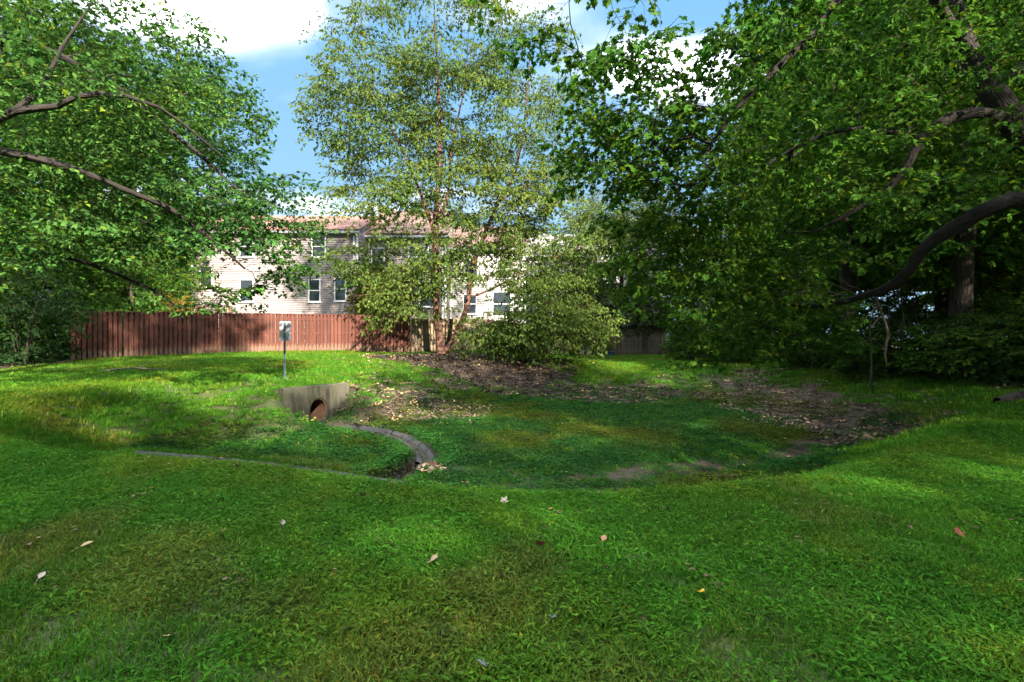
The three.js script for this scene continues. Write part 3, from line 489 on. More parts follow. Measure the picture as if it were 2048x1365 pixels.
const greyMats = [[0.34, 0.31, 0.25], [0.29, 0.26, 0.2], [0.38, 0.34, 0.27]].map((c) => std(lin(...c), 0.9, { map: WOODTEX, bumpMap: WOODTEX, bumpScale: 0.004 }));
const brownMats = [[0.26, 0.15, 0.1], [0.3, 0.18, 0.12]].map((c) => std(lin(...c), 0.9, { map: WOODTEX, bumpMap: WOODTEX, bumpScale: 0.004 }));
function boardGeo(w, h, d, ear = 0.02) {
  const s = new THREE.Shape(); s.moveTo(-w / 2, 0); s.lineTo(w / 2, 0); s.lineTo(w / 2, h - ear); s.lineTo(w / 2 - ear, h); s.lineTo(-w / 2 + ear, h); s.lineTo(-w / 2, h - ear); s.closePath();
  const g = new THREE.ExtrudeGeometry(s, { depth: d, bevelEnabled: false }); g.translate(0, 0, -d / 2);
  const p = g.attributes.position, uv = []; for (let i = 0; i < p.count; i++) uv.push((p.getX(i) + w / 2) / w, p.getY(i) / h); g.setAttribute('uv', new THREE.Float32BufferAttribute(uv, 2)); return g;
}
function fence(label, a, b, h, mats, { pitch = 0.165, w = 0.115, seed = 1, postEvery = 2.4, group, rails = [0.2, 0.53, 0.9], cap = false, dense = false, posts = true }) {
  const dx = b[0] - a[0], dz = b[1] - a[1], L = Math.hypot(dx, dz), ang = -Math.atan2(dz, dx); const r = rng(seed);
  const y0 = height(a[0], a[1]), root = thing('wooden_fence', label, 'fence', [a[0], y0, a[1]], ang, group);
  const gy = (s) => height(a[0] + dx * s / L, a[1] + dz * s / L) - y0;
  const geos = [boardGeo(w, h, 0.018), boardGeo(w * 0.96, h * 1.005, 0.018), boardGeo(w * 1.03, h * 0.996, 0.018)];
  const n = Math.floor(L / pitch);
  /* local +x runs along the fence, the camera side is local +z */
  for (let i = 0; i < n; i++) for (const back of dense ? [0] : [0, 1]) {
    const s = (i + 0.5 + back * 0.5) * pitch; if (s > L - 0.05) continue;
    const p = part(root, 'picket', geos[Math.floor(r() * 3)], mats[Math.floor(r() * mats.length)]);
    p.position.set(s + (r() - 0.5) * 0.01, gy(s) + 0.03 + (r() - 0.5) * 0.015, back ? -0.055 : 0.055); p.rotation.z = (r() - 0.5) * 0.012;
  }
  for (const f of rails) { const g = box(Math.hypot(L, gy(L)), 0.085, 0.036); const p = part(root, 'rail', g, mats[0]); p.position.set(L / 2, gy(L) / 2 + h * f, 0); p.rotation.z = Math.atan2(gy(L), L); }
  if (posts) { const np = Math.max(1, Math.round(L / postEvery)); for (let i = 0; i <= np; i++) { const s = clamp(i / np * L, 0.05, L - 0.05); const p = part(root, 'post', box(0.1, h + 0.14, 0.1, 0, (h + 0.1) / 2), mats[i % mats.length]); p.position.set(s, gy(s) - 0.05, 0.01); } }
  if (cap) { const p = part(root, 'cap_rail', box(Math.hypot(L, gy(L)), 0.03, 0.13), mats[0]); p.position.set(L / 2, gy(L) / 2 + h + 0.055, 0); p.rotation.z = Math.atan2(gy(L), L); }
  return root;
}
fence('short dark red stained fence panel turning back at the end of the run', [-17.05, -18.9], [-16.15, -20.25], 1.84, redMats, { seed: 1, rails: [0.2, 0.9], cap: true, postEvery: 1.7 });
fence('dark red stained wooden fence in the shade of the leafy limbs', [-16.1, -20.3], [-12.05, -23.98], 1.84, redMats, { seed: 2, cap: true, pitch: 0.17, w: 0.108 });
fence('sunlit red stained wooden fence with dappled leaf shadows behind the road sign', [-12.08, -23.99], [-5.2, -25.02], 1.83, redMats, { seed: 3, cap: true, pitch: 0.17, w: 0.108 });
fence('brown weathered wooden fence directly behind the birch', [-5.15, -25.05], [0.95, -28.4], 1.72, tanMats, { seed: 4 });
fence('pale grey weathered wooden fence below the wooden deck', [1.05, -28.5], [5.1, -31.4], 1.72, greyMats.concat(tanMats.slice(0, 1)), { seed: 5 });
fence('short red brown fence panel with climbing ivy', [5.15, -31.5], [6.5, -32.2], 1.72, brownMats, { seed: 6, dense: true, pitch: 0.125, w: 0.12 });
fence('tan weathered wooden fence beside the low blue box', [6.55, -32.25], [11.2, -34.2], 1.72, tanMats, { seed: 7 });
fence('low far tan fence running into the dark woods', [11.3, -34.3], [17.2, -38], 1.6, tanMats, { seed: 8 });

/* ---------------------------------------------------------------- townhouses */
const SIDING = { pale: std(lin(0.27, 0.235, 0.23), 0.75), cream: std(lin(0.28, 0.25, 0.22), 0.75), white: std(lin(0.38, 0.36, 0.35), 0.75), grey: std(lin(0.24, 0.24, 0.25), 0.75) };
const TRIM = std(lin(0.76, 0.76, 0.75), 0.6), GLASS = new THREE.MeshPhysicalMaterial({ color: lin(0.03, 0.04, 0.05), roughness: 0.04, clearcoat: 1, clearcoatRoughness: 0.02 }), GUTTER = std(lin(0.30, 0.32, 0.36), 0.5, { metalness: 0.2 });
const SHUTTER = std(lin(0.05, 0.06, 0.1), 0.6);
const roofTex = texture(256, 256, (u, v) => { const row = Math.floor(v * 24), a = hash(Math.floor(u * 12 + row * 0.5) % 12, row, 3), b = tnoise(u, v, 120, 120, 4); const q = 0.55 + 0.3 * a + 0.3 * b; return [q, q, q]; }, true);
const ROOF = { red: std(lin(0.30, 0.15, 0.12), 0.95, { map: roofTex }), brown: std(lin(0.2, 0.125, 0.1), 0.95, { map: roofTex }), grey: std(lin(0.3, 0.28, 0.27), 0.95, { map: roofTex }) };
const BRICK = std(lin(0.34, 0.27, 0.23), 0.9, { map: roofTex });
/* a wall of lapped boards, w wide, h tall, facing +z, with holes left for windows */
function siding(w, h, course = 0.155, holes = []) {
  const pos = [], idx = []; const quad = (a, b, c, d) => { const k = pos.length / 3; pos.push(...a, ...b, ...c, ...d); idx.push(k, k + 1, k + 2, k, k + 2, k + 3); };
  for (let y = 0; y < h - 0.01; y += course) {
    const y1 = Math.min(h, y + course); let spans = [[-w / 2, w / 2]];
    for (const [hx0, hx1, hy0, hy1] of holes) if (y + course * 0.5 > hy0 && y + course * 0.5 < hy1) spans = spans.flatMap(([p, q]) => q <= hx0 || p >= hx1 ? [[p, q]] : [[p, hx0], [hx1, q]].filter(([m, n]) => n - m > 0.01));
    for (const [p, q] of spans) { quad([p, y, 0.055], [q, y, 0.055], [q, y1, 0.004], [p, y1, 0.004]); quad([p, y, 0.0], [q, y, 0.0], [q, y, 0.055], [p, y, 0.055]); }
  }
  return geoFrom(pos, idx);
}
function windowUnit(house, x, y, z, w, h, ry = 0, shutters = false) {
  const g = new THREE.Group(); g.name = 'window'; house.add(g); g.position.set(x, y, z); g.rotation.y = ry;
  const f = 0.075; part(g, 'frame', mergeGeometries([box(w, f, 0.1, 0, f / 2), box(w, f, 0.1, 0, h - f / 2), box(f, h - 2 * f, 0.098, -w / 2 + f / 2, h / 2), box(f, h - 2 * f, 0.098, w / 2 - f / 2, h / 2), box(w - 2 * f, 0.05, 0.07, 0, h / 2)]), TRIM);
  part(g, 'pane', box(w - 2 * f, h / 2 - f - 0.025, 0.02, 0, h / 4 + f / 2 - 0.0125, -0.01), GLASS); part(g, 'pane', box(w - 2 * f, h / 2 - f - 0.025, 0.02, 0, h * 0.75 - f / 2 + 0.0125, 0.005), GLASS);
  part(g, 'sill', box(w + 0.12, 0.05, 0.16, 0, -0.026, 0.03), TRIM);
  if (shutters) for (const s of [-1, 1]) part(g, 'shutter', box(0.34, h, 0.04, s * (w / 2 + 0.19), h / 2, 0.02), SHUTTER);
}
function townhouse(label, x0, x1, z, depth, eave, ridge, wall, roof, windows, { gable = false, chimney } = {}) {
  const cx = (x0 + x1) / 2, w = x1 - x0, y0 = height(cx, z) - 0.3; const t = thing('townhouse', label, 'house', [cx, y0, z], 0, 'row of townhouses behind the fences'); const H = eave - y0, R = ridge - y0;
  const holes = windows.map(([wx, wy, ww, wh]) => [wx - cx - ww / 2 + 0.03, wx - cx + ww / 2 - 0.03, wy - y0 + 0.02, wy - y0 + wh - 0.02]);
  part(t, 'wall', siding(w, H, 0.155, holes), wall); const sl = part(t, 'wall', siding(depth, H), wall); sl.position.set(-w / 2, 0, -depth / 2); sl.rotation.y = -Math.PI / 2; const sr = part(t, 'wall', siding(depth, H), wall); sr.position.set(w / 2, 0, -depth / 2); sr.rotation.y = Math.PI / 2;
  part(t, 'core', box(w - 0.02, H, depth - 0.25, 0, H / 2, -depth / 2 - 0.12), std(lin(0.05, 0.05, 0.05), 0.9));
  for (const s of [-1, 1]) part(t, 'corner_board', box(0.14, H - 0.01, 0.14, s * (w / 2 - 0.02), H / 2, -0.03), TRIM);
  const ov = 0.35, run = depth / 2 + ov, rise = R - H, len = Math.hypot(run, rise) + 0.1, ang = Math.atan2(rise, run);
  for (const s of [1, -1]) { const p = part(t, 'roof', box(w + 0.5, 0.12, len), roof); p.position.set(0, (H + R) / 2 + 0.06, -depth / 2 + s * run / 2); p.rotation.x = s * ang; }
  const gs = new THREE.Shape(); gs.moveTo(-depth / 2, 0); gs.lineTo(depth / 2, 0); gs.lineTo(0, rise - 0.15); gs.closePath();
  for (const s of [-1, 1]) { const p = part(t, 'gable', new THREE.ExtrudeGeometry(gs, { depth: 0.08, bevelEnabled: false }), wall); p.rotation.y = Math.PI / 2; p.position.set(s * (w / 2 - 0.05) - 0.04, H, -depth / 2); }
  const gut = part(t, 'gutter', box(w + 0.5, 0.13, 0.12, 0, H - 0.02 - ov * Math.tan(ang) * 0.6, ov + 0.04), GUTTER); part(t, 'fascia', box(w + 0.48, 0.2, 0.03, 0, H - 0.02 - ov * Math.tan(ang) * 0.6, ov - 0.05), TRIM);
  part(t, 'soffit', box(w + 0.46, 0.03, ov, 0, H - 0.14, ov / 2 - 0.02), TRIM);
  const ds = part(t, 'downspout', box(0.08, H - 0.3, 0.07, w / 2 - 0.2, (H - 0.3) / 2, 0.08), TRIM);
  for (const [wx, wy, ww, wh, sh] of windows) windowUnit(t, wx - cx, wy - y0, 0.03, ww, wh, 0, sh);
  if (chimney) { const c = part(t, 'chimney', box(0.8, 3.2, 0.8, chimney[0] - cx, R - 0.2, -depth * 0.6), SIDING.grey); part(c, 'chimney_cap', box(0.95, 0.12, 0.95, chimney[0] - cx, R + 1.47, -depth * 0.6), GUTTER); }
  return t;
}
townhouse('end townhouse with pale lapped siding and a red shingle roof', -22.2, -10.75, -34, 9, 9.1, 11.2, SIDING.pale, ROOF.red, [[-13.4, 7.3, 1.0, 1.5], [-11.9, 4.25, 0.85, 1.7], [-13.7, 4.2, 0.85, 1.6], [-14.0, 1.5, 1.2, 1.0], [-12.0, 1.5, 1.1, 0.9], [-21.2, 5.2, 0.9, 1.5], [-18.4, 7.3, 1.0, 1.5], [-18.4, 4.2, 1.0, 1.6]]);
townhouse('second townhouse set back with cream siding and brown roof', -10.6, -4.9, -36.2, 9, 9.3, 12.2, SIDING.cream, ROOF.brown, [[-9.9, 6.9, 1.0, 1.5], [-6.9, 6.9, 1.5, 1.6], [-6.2, 4.0, 1.4, 1.9], [-9.2, 4.1, 1.0, 1.5]], { chimney: [-6.0] });
townhouse('bright white sided townhouse seen behind the birch stems', -4.8, 1.0, -38.4, 9, 8.8, 11.4, SIDING.white, ROOF.brown, [[-3.2, 6.4, 1.1, 1.5], [-0.6, 6.4, 1.1, 1.5], [-3.3, 3.6, 1.1, 1.6], [-0.8, 3.4, 1.5, 2.0]]);
townhouse('grey sided townhouse behind the raised wooden deck', 1.1, 7.0, -40.6, 9, 8.6, 11.2, SIDING.grey, ROOF.grey, [[2.6, 6.2, 1.1, 1.5], [5.4, 6.2, 1.1, 1.5], [2.6, 3.2, 1.6, 2.1], [5.4, 3.3, 1.1, 1.6]]);
townhouse('last white townhouse of the row half hidden by trees', 7.1, 13.2, -42.6, 9, 8.2, 10.8, SIDING.white, ROOF.grey, [[8.6, 5.8, 1.1, 1.5], [11.4, 5.8, 1.1, 1.5], [8.6, 3.0, 1.1, 1.6], [11.4, 3.0, 1.6, 2.0]]);

/* ---------------------------------------------------------------- decks behind the houses */
function deck(label, x0, x1, z, depth, y, mats, balusters = true) {
  const cx = (x0 + x1) / 2, w = x1 - x0, g0 = height(cx, z), t = thing('wooden_deck', label, 'deck', [cx, g0, z]), Y = y - g0;
  const nb = Math.round(depth / 0.15); for (let i = 0; i < nb; i++) part(t, 'deck_board', box(w, 0.03, 0.14, 0, Y, -i * 0.15 - 0.07), mats[i % mats.length]);
  for (const zz of [0.02, -depth - 0.02]) part(t, 'beam', box(w, 0.26, 0.05, 0, Y - 0.15, zz), mats[0]);
  const k = Math.max(2, Math.round(w / 2.2) + 1); for (let i = 0; i < k; i++) { const x = -w / 2 + 0.08 + (w - 0.16) * i / (k - 1); part(t, 'post', box(0.14, Y + 1.0, 0.14, x, (Y + 1.0) / 2 - 0.1, 0.1), mats[i % mats.length]); part(t, 'brace', box(0.09, 0.85, 0.06, 0, 0, 0), mats[0]).position.set(x + 0.26, Y - 0.62, 0.1); t.children[t.children.length - 1].rotation.z = -0.72; }
  part(t, 'rail', box(w, 0.05, 0.1, 0, Y + 0.93, 0.1), mats[0]); part(t, 'rail', box(w, 0.08, 0.04, 0, Y + 0.12, 0.02), mats[1 % mats.length]);
  if (balusters) { const n = Math.round(w / 0.13); for (let i = 0; i < n; i++) part(t, 'baluster', box(0.035, 0.86, 0.035, -w / 2 + (i + 0.5) * w / n, Y + 0.5, 0.08), mats[i % mats.length]); }
  return t;
}
deck('raised wooden deck with brown posts above the grey fence', 4.0, 6.8, -35.4, 3.4, 2.75, brownMats);
deck('weathered deck with slim balusters behind the birch stems', -1.8, 2.6, -34.4, 3.0, 2.6, greyMats);
deck('dark brown deck on stout posts behind the dark red fence', -19.6, -15.6, -27.4, 3.2, 2.5, brownMats, true);
deck('low grey brown deck rail behind the tan fence', 8.2, 12.6, -38.2, 3.0, 2.55, brownMats);
{
  const t = thing('brick_pier', 'pale grey stone pier at the corner of the deck', 'pier', [3.75, height(3.75, -35), -35]); const r = rng(5); const m = [SIDING.cream, SIDING.grey, BRICK];
  for (let i = 0; i < 17; i++) part(t, 'stone', box(0.44 + r() * 0.04, 0.19, 0.44 + r() * 0.04, 0, 0.1 + i * 0.2, 0), m[Math.floor(r() * 3)]);
}

/* ---------------------------------------------------------------- road sign seen from behind */
{
  const x = -6.72, z = -14.5, y = height(x, z), t = thing('road_sign', 'back of a two panel metal sign on a thin green post', 'sign', [x, y, z], 0.08);
  const alu = std(lin(0.36, 0.38, 0.40), 0.7, { metalness: 0.3, bumpMap: WOODTEX, bumpScale: 0.0006 }), green = std(lin(0.07, 0.13, 0.13), 0.55, { metalness: 0.3 });
  const ch = new THREE.Shape(); ch.moveTo(-0.03, 0); ch.lineTo(-0.02, 0); ch.lineTo(-0.012, 0.028); ch.lineTo(0.012, 0.028); ch.lineTo(0.02, 0); ch.lineTo(0.03, 0); ch.lineTo(0.03, 0.006); ch.lineTo(0.024, 0.006); ch.lineTo(0.016, 0.034); ch.lineTo(-0.016, 0.034); ch.lineTo(-0.024, 0.006); ch.lineTo(-0.03, 0.006); ch.closePath();
  const pg = new THREE.ExtrudeGeometry(ch, { depth: 1.98, bevelEnabled: false }); pg.rotateX(-Math.PI / 2); pg.translate(0, -0.25, 0.03); part(t, 'post', pg, green);
  const plate = (h, y0) => { const s = new THREE.Shape(), w = 0.165, r = 0.03; s.moveTo(-w + r, 0); s.lineTo(w - r, 0); s.quadraticCurveTo(w, 0, w, r); s.lineTo(w, h - r); s.quadraticCurveTo(w, h, w - r, h); s.lineTo(-w + r, h); s.quadraticCurveTo(-w, h, -w, h - r); s.lineTo(-w, r); s.quadraticCurveTo(-w, 0, -w + r, 0); const g = new THREE.ExtrudeGeometry(s, { depth: 0.004, bevelEnabled: false }); g.translate(0, y0, -0.02); part(t, 'sign_panel', g, alu); };
  plate(0.285, 1.185); plate(0.285, 1.475);
  for (const yy of [1.24, 1.42, 1.53, 1.71]) { const g = new THREE.CylinderGeometry(0.01, 0.01, 0.012, 6); g.rotateX(Math.PI / 2); g.translate(0, yy, 0.037); part(t, 'bolt', g, alu); }
}
/* ---------------------------------------------------------------- concrete headwall with pipe */
const concTex = texture(512, 512, (u, v) => {
  const a = tnoise(u, v, 5, 4, 1), b = tnoise(u, v, 24, 7, 2), c = tnoise(u, v, 90, 90, 3), s = tnoise(u, v, 34, 3, 6), e = tnoise(u, v, 9, 8, 8);
  const dirt = clamp(smooth(0.35, 0.75, a * 0.55 + s * 0.45) * 0.9 + smooth(0.5, 0.8, e) * 0.4), moss = smooth(0.55, 0.8, b * 0.6 + a * 0.4) * 0.6;
  let r = 0.13 * (0.8 + 0.4 * c), g = 0.118 * (0.8 + 0.4 * c), bl = 0.082 * (0.8 + 0.4 * c); const d = 1 - 0.8 * dirt; r *= d; g *= d; bl *= d;
  r = lerp(r, 0.09, moss); g = lerp(g, 0.10, moss); bl = lerp(bl, 0.045, moss); return [toS(r), toS(g), toS(bl)];
}, true);
const CONC = std(lin(0.72, 0.74, 0.72), 0.92, { map: concTex, bumpMap: concTex, bumpScale: 0.006 });
const concClean = texture(256, 256, (u, v) => { const a = tnoise(u, v, 6, 6, 1), c = tnoise(u, v, 100, 100, 3), e = smooth(0.5, 0.85, tnoise(u, v, 14, 14, 5)); const q = (0.038 + 0.04 * a + 0.05 * (c - 0.5)) * (1 - 0.45 * e); return [toS(q), toS(q * 0.97), toS(q * 0.93)]; }, true);
const CONC2 = std(0xffffff, 0.85, { map: concClean, bumpMap: concClean, bumpScale: 0.004 });
{
  const t = thing('concrete_headwall', 'mossy stained concrete headwall with a round pipe mouth', 'headwall', [HW.cx, 0, HW.cz], Math.atan2(HW.nx, HW.nz));
  const hw = HW.w / 2, s = new THREE.Shape(); s.moveTo(-hw, -0.75); s.lineTo(-0.4, -1.1); s.lineTo(0.4, -1.1); s.lineTo(hw, -0.75); s.lineTo(hw, HW.top); s.lineTo(-hw, HW.top); s.closePath();
  const hole = new THREE.Path(); hole.absellipse(0.02, HW.inv + 0.34, 0.29, 0.33, 0, Math.PI * 2, true); s.holes.push(hole);
  const g = new THREE.ExtrudeGeometry(s, { depth: HW.th - 0.03, bevelEnabled: true, bevelThickness: 0.015, bevelSize: 0.015, bevelSegments: 2, curveSegments: 28 }); g.translate(0, 0, -HW.th + 0.015);
  const p = g.attributes.position, nn = g.attributes.normal, uv = []; for (let i = 0; i < p.count; i++) uv.push((Math.abs(nn.getX(i)) > 0.7 ? p.getZ(i) : p.getX(i)) / 2.2 + 0.47, (Math.abs(nn.getY(i)) > 0.7 ? p.getZ(i) : p.getY(i)) / 1.6 + 0.55); g.setAttribute('uv', new THREE.Float32BufferAttribute(uv, 2));
  part(t, 'wall', g, CONC);
  const ring = (ro, ri, z0, z1) => { const q = new THREE.Shape(); q.absellipse(0, 0, ro, ro * 1.13, 0, Math.PI * 2); const h = new THREE.Path(); h.absellipse(0, 0, ri, ri * 1.14, 0, Math.PI * 2, true); q.holes.push(h); const e = new THREE.ExtrudeGeometry(q, { depth: z1 - z0, bevelEnabled: false, curveSegments: 28 }); e.translate(0.02, HW.inv + 0.34, z0); return e; };
  part(t, 'pipe', ring(0.287, 0.25, -2.6, -0.04), std(lin(0.10, 0.05, 0.028), 0.85, { bumpMap: concClean, bumpScale: 0.01 }), 'rusty brown inside of the drain pipe');
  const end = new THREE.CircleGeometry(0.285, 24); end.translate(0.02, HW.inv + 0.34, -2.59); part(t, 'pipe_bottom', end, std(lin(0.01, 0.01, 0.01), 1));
}
/* ---------------------------------------------------------------- concrete channel, flume and the water in it */
function ribbon(L, profile, yOf, thick = 0) {
  /* profile: rows [offset, dy] across; returns a strip along L */
  const pos = [], uv = [], idx = []; const m = profile.length; let len = 0;
  L.forEach((p, i) => {
    const a = L[Math.max(0, i - 1)], b = L[Math.min(L.length - 1, i + 1)]; const dx = b[0] - a[0], dz = b[1] - a[1], l = Math.hypot(dx, dz); if (i) len += Math.hypot(p[0] - L[i - 1][0], p[1] - L[i - 1][1]);
    profile.forEach(([o, dy], k) => { const x = p[0] - dz / l * o, z = p[1] + dx / l * o; pos.push(x, yOf(p, i, len, k) + dy, z); uv.push(o + k * 0.03, len); });
    if (i) for (let k = 0; k < m - 1; k++) { const q = (i - 1) * m + k; idx.push(q, q + 1, q + m, q + 1, q + m + 1, q + m); }
  });
  return geoFrom(pos, idx, uv);
}
const bedY = (z) => lerp(-0.84, -1.0, smooth(-12.5, -9.2, z));
{
  const up = STREAM.filter((p) => p[1] < -9.75);
  const t = thing('concrete_channel', 'curved worn concrete channel leading away from the headwall', 'channel');
  const slab = (L, name) => part(t, name, ribbon(L, [[-0.21, -0.16], [-0.21, 0.05], [-0.15, 0.055], [-0.08, -0.02], [0.06, -0.03], [0.13, 0.04], [0.2, 0.045], [0.2, -0.16]], (p) => bedY(p[1]) + 0.03), CONC2);
  const n = up.length; let k = 0; const cut = [0, Math.floor(n * 0.38), Math.floor(n * 0.7), n - 1];
  for (let i = 0; i < 3; i++) slab(up.slice(cut[i] + (i ? 0 : 0), cut[i + 1] + 1).map((p, j, A) => i && j === 0 ? [lerp(p[0], A[1][0], 0.12), lerp(p[1], A[1][1], 0.12)] : p), 'channel_section');
  const F = spline(FLUME, 0.3);
  const f = thing('concrete_flume', 'long straight concrete flume running down the grassy bank to the stream', 'flume');
  const fy = (p) => lerp(-0.155, -0.855, clamp((p[0] + 5.5) / 3.75)) + 0.012;
  const c1 = Math.floor(F.length * 0.5);
  const fl = (L) => part(f, 'flume_section', ribbon(L, [[-0.27, -0.12], [-0.27, 0.02], [-0.16, 0.02], [-0.15, -0.06], [0.13, -0.075], [0.16, -0.02], [0.24, -0.02], [0.24, -0.14]], fy), CONC2);
  fl(F.slice(0, c1 + 1)); fl(F.slice(c1).map((p, j, A) => j === 0 ? [lerp(p[0], A[1][0], 0.06), lerp(p[1], A[1][1], 0.06)] : p));
}
{
  const rip = texture(256, 256, (u, v) => { const q = tnoise(u, v, 9, 14, 1) * 0.6 + tnoise(u, v, 26, 40, 2) * 0.3 + tnoise(u, v, 70, 90, 3) * 0.1; return [q, q, q]; });
  const water = new THREE.MeshPhysicalMaterial({ color: lin(0.72, 0.66, 0.56), roughness: 0.06, transmission: 1, thickness: 0, ior: 1.33, bumpMap: rip, bumpScale: 0.06 });
  const L = STREAM.filter((p) => p[1] > -12.4);
  const pos = [], idx = [], uv = []; const m = 7; let len = 0;
  L.forEach((p, i) => { const a = L[Math.max(0, i - 1)], b = L[Math.min(L.length - 1, i + 1)], dx = b[0] - a[0], dz = b[1] - a[1], l = Math.hypot(dx, dz), t = smooth(-10.0, -9.6, p[1]); if (i) len += 0.25; for (let k = 0; k < m; k++) { const o = (k / (m - 1) - 0.5) * lerp(0.2, 0.74, t) - 0.01; pos.push(p[0] - dz / l * o, lerp(bedY(p[1]) + 0.03, -0.955, t) + 0.006 * Math.sin(i * 1.3 + k) * t, p[1] + dx / l * o); uv.push(o * 1.2, len * 1.2); } if (i) for (let k = 0; k < m - 1; k++) { const q = (i - 1) * m + k; idx.push(q, q + 1, q + m, q + 1, q + m + 1, q + m); } });
  single('water', geoFrom(pos, idx, uv), water, { kind: 'structure' });
}
{
  const r = rng(61), sm = [[0.10, 0.085, 0.07], [0.16, 0.14, 0.12], [0.07, 0.055, 0.045]].map((c) => std(lin(...c), 0.8)), sg = [1, 2, 3].map((k) => { const g = new THREE.IcosahedronGeometry(1, 1), p = g.attributes.position; for (let i = 0; i < p.count; i++) { const q = 0.8 + 0.4 * vnoise(p.getX(i) * 2 + k * 5 + p.getZ(i), p.getY(i) * 2 + p.getZ(i) * 1.7, k); p.setXYZ(i, p.getX(i) * q, p.getY(i) * q * 0.55, p.getZ(i) * q * 0.8); } g.computeVertexNormals(); return g; });
  for (let i = 0; i < 34; i++) { const p = STREAM[Math.floor(STREAM.length * (0.5 + 0.5 * r())) - 1 >> 0], o = (r() < 0.5 ? -1 : 1) * (0.08 + 0.28 * r()), x = p[0] + o, z = p[1] + (r() - 0.5) * 0.3, k = 0.025 + 0.06 * r() * r(); const t = thing('stream_stone', 'small rounded dark stone in the bed of the stream', 'stone', [x, height(x, z) + k * 0.15, z], r() * 6, 'stones in the stream bed'); part(t, 'stone', sg[i % 3], sm[i % 3]).scale.setScalar(k); }
}
/* ---------------------------------------------------------------- the low blue box by the fence */
{
  const x = 5.95, z = -30.6, t = thing('blue_box', 'low dark blue box with flat lid at the foot of the fence', 'box', [x, height(x, z), z], -0.3);
  const blue = std(lin(0.03, 0.07, 0.14), 0.5), lid = std(lin(0.05, 0.1, 0.19), 0.45);
  const s = new THREE.Shape(); s.moveTo(-0.36, 0); s.lineTo(0.36, 0); s.lineTo(0.42, 0.26); s.lineTo(-0.42, 0.26); s.closePath(); const g = new THREE.ExtrudeGeometry(s, { depth: 0.5, bevelEnabled: true, bevelSize: 0.015, bevelThickness: 0.015, bevelSegments: 2 }); g.translate(0, 0, -0.25); part(t, 'tub', g, blue);
  part(t, 'lid', box(0.94, 0.05, 0.62, 0, 0.305), lid); part(t, 'rim', box(0.9, 0.03, 0.58, 0, 0.264), blue);
  const q = thing('concrete_pad', 'thin pale concrete pad on the lawn before the blue box', 'pad', [5.6, height(5.6, -29.6), -29.6], -0.3); part(q, 'slab', box(1.3, 0.07, 0.7, 0, 0.01), CONC2);
}
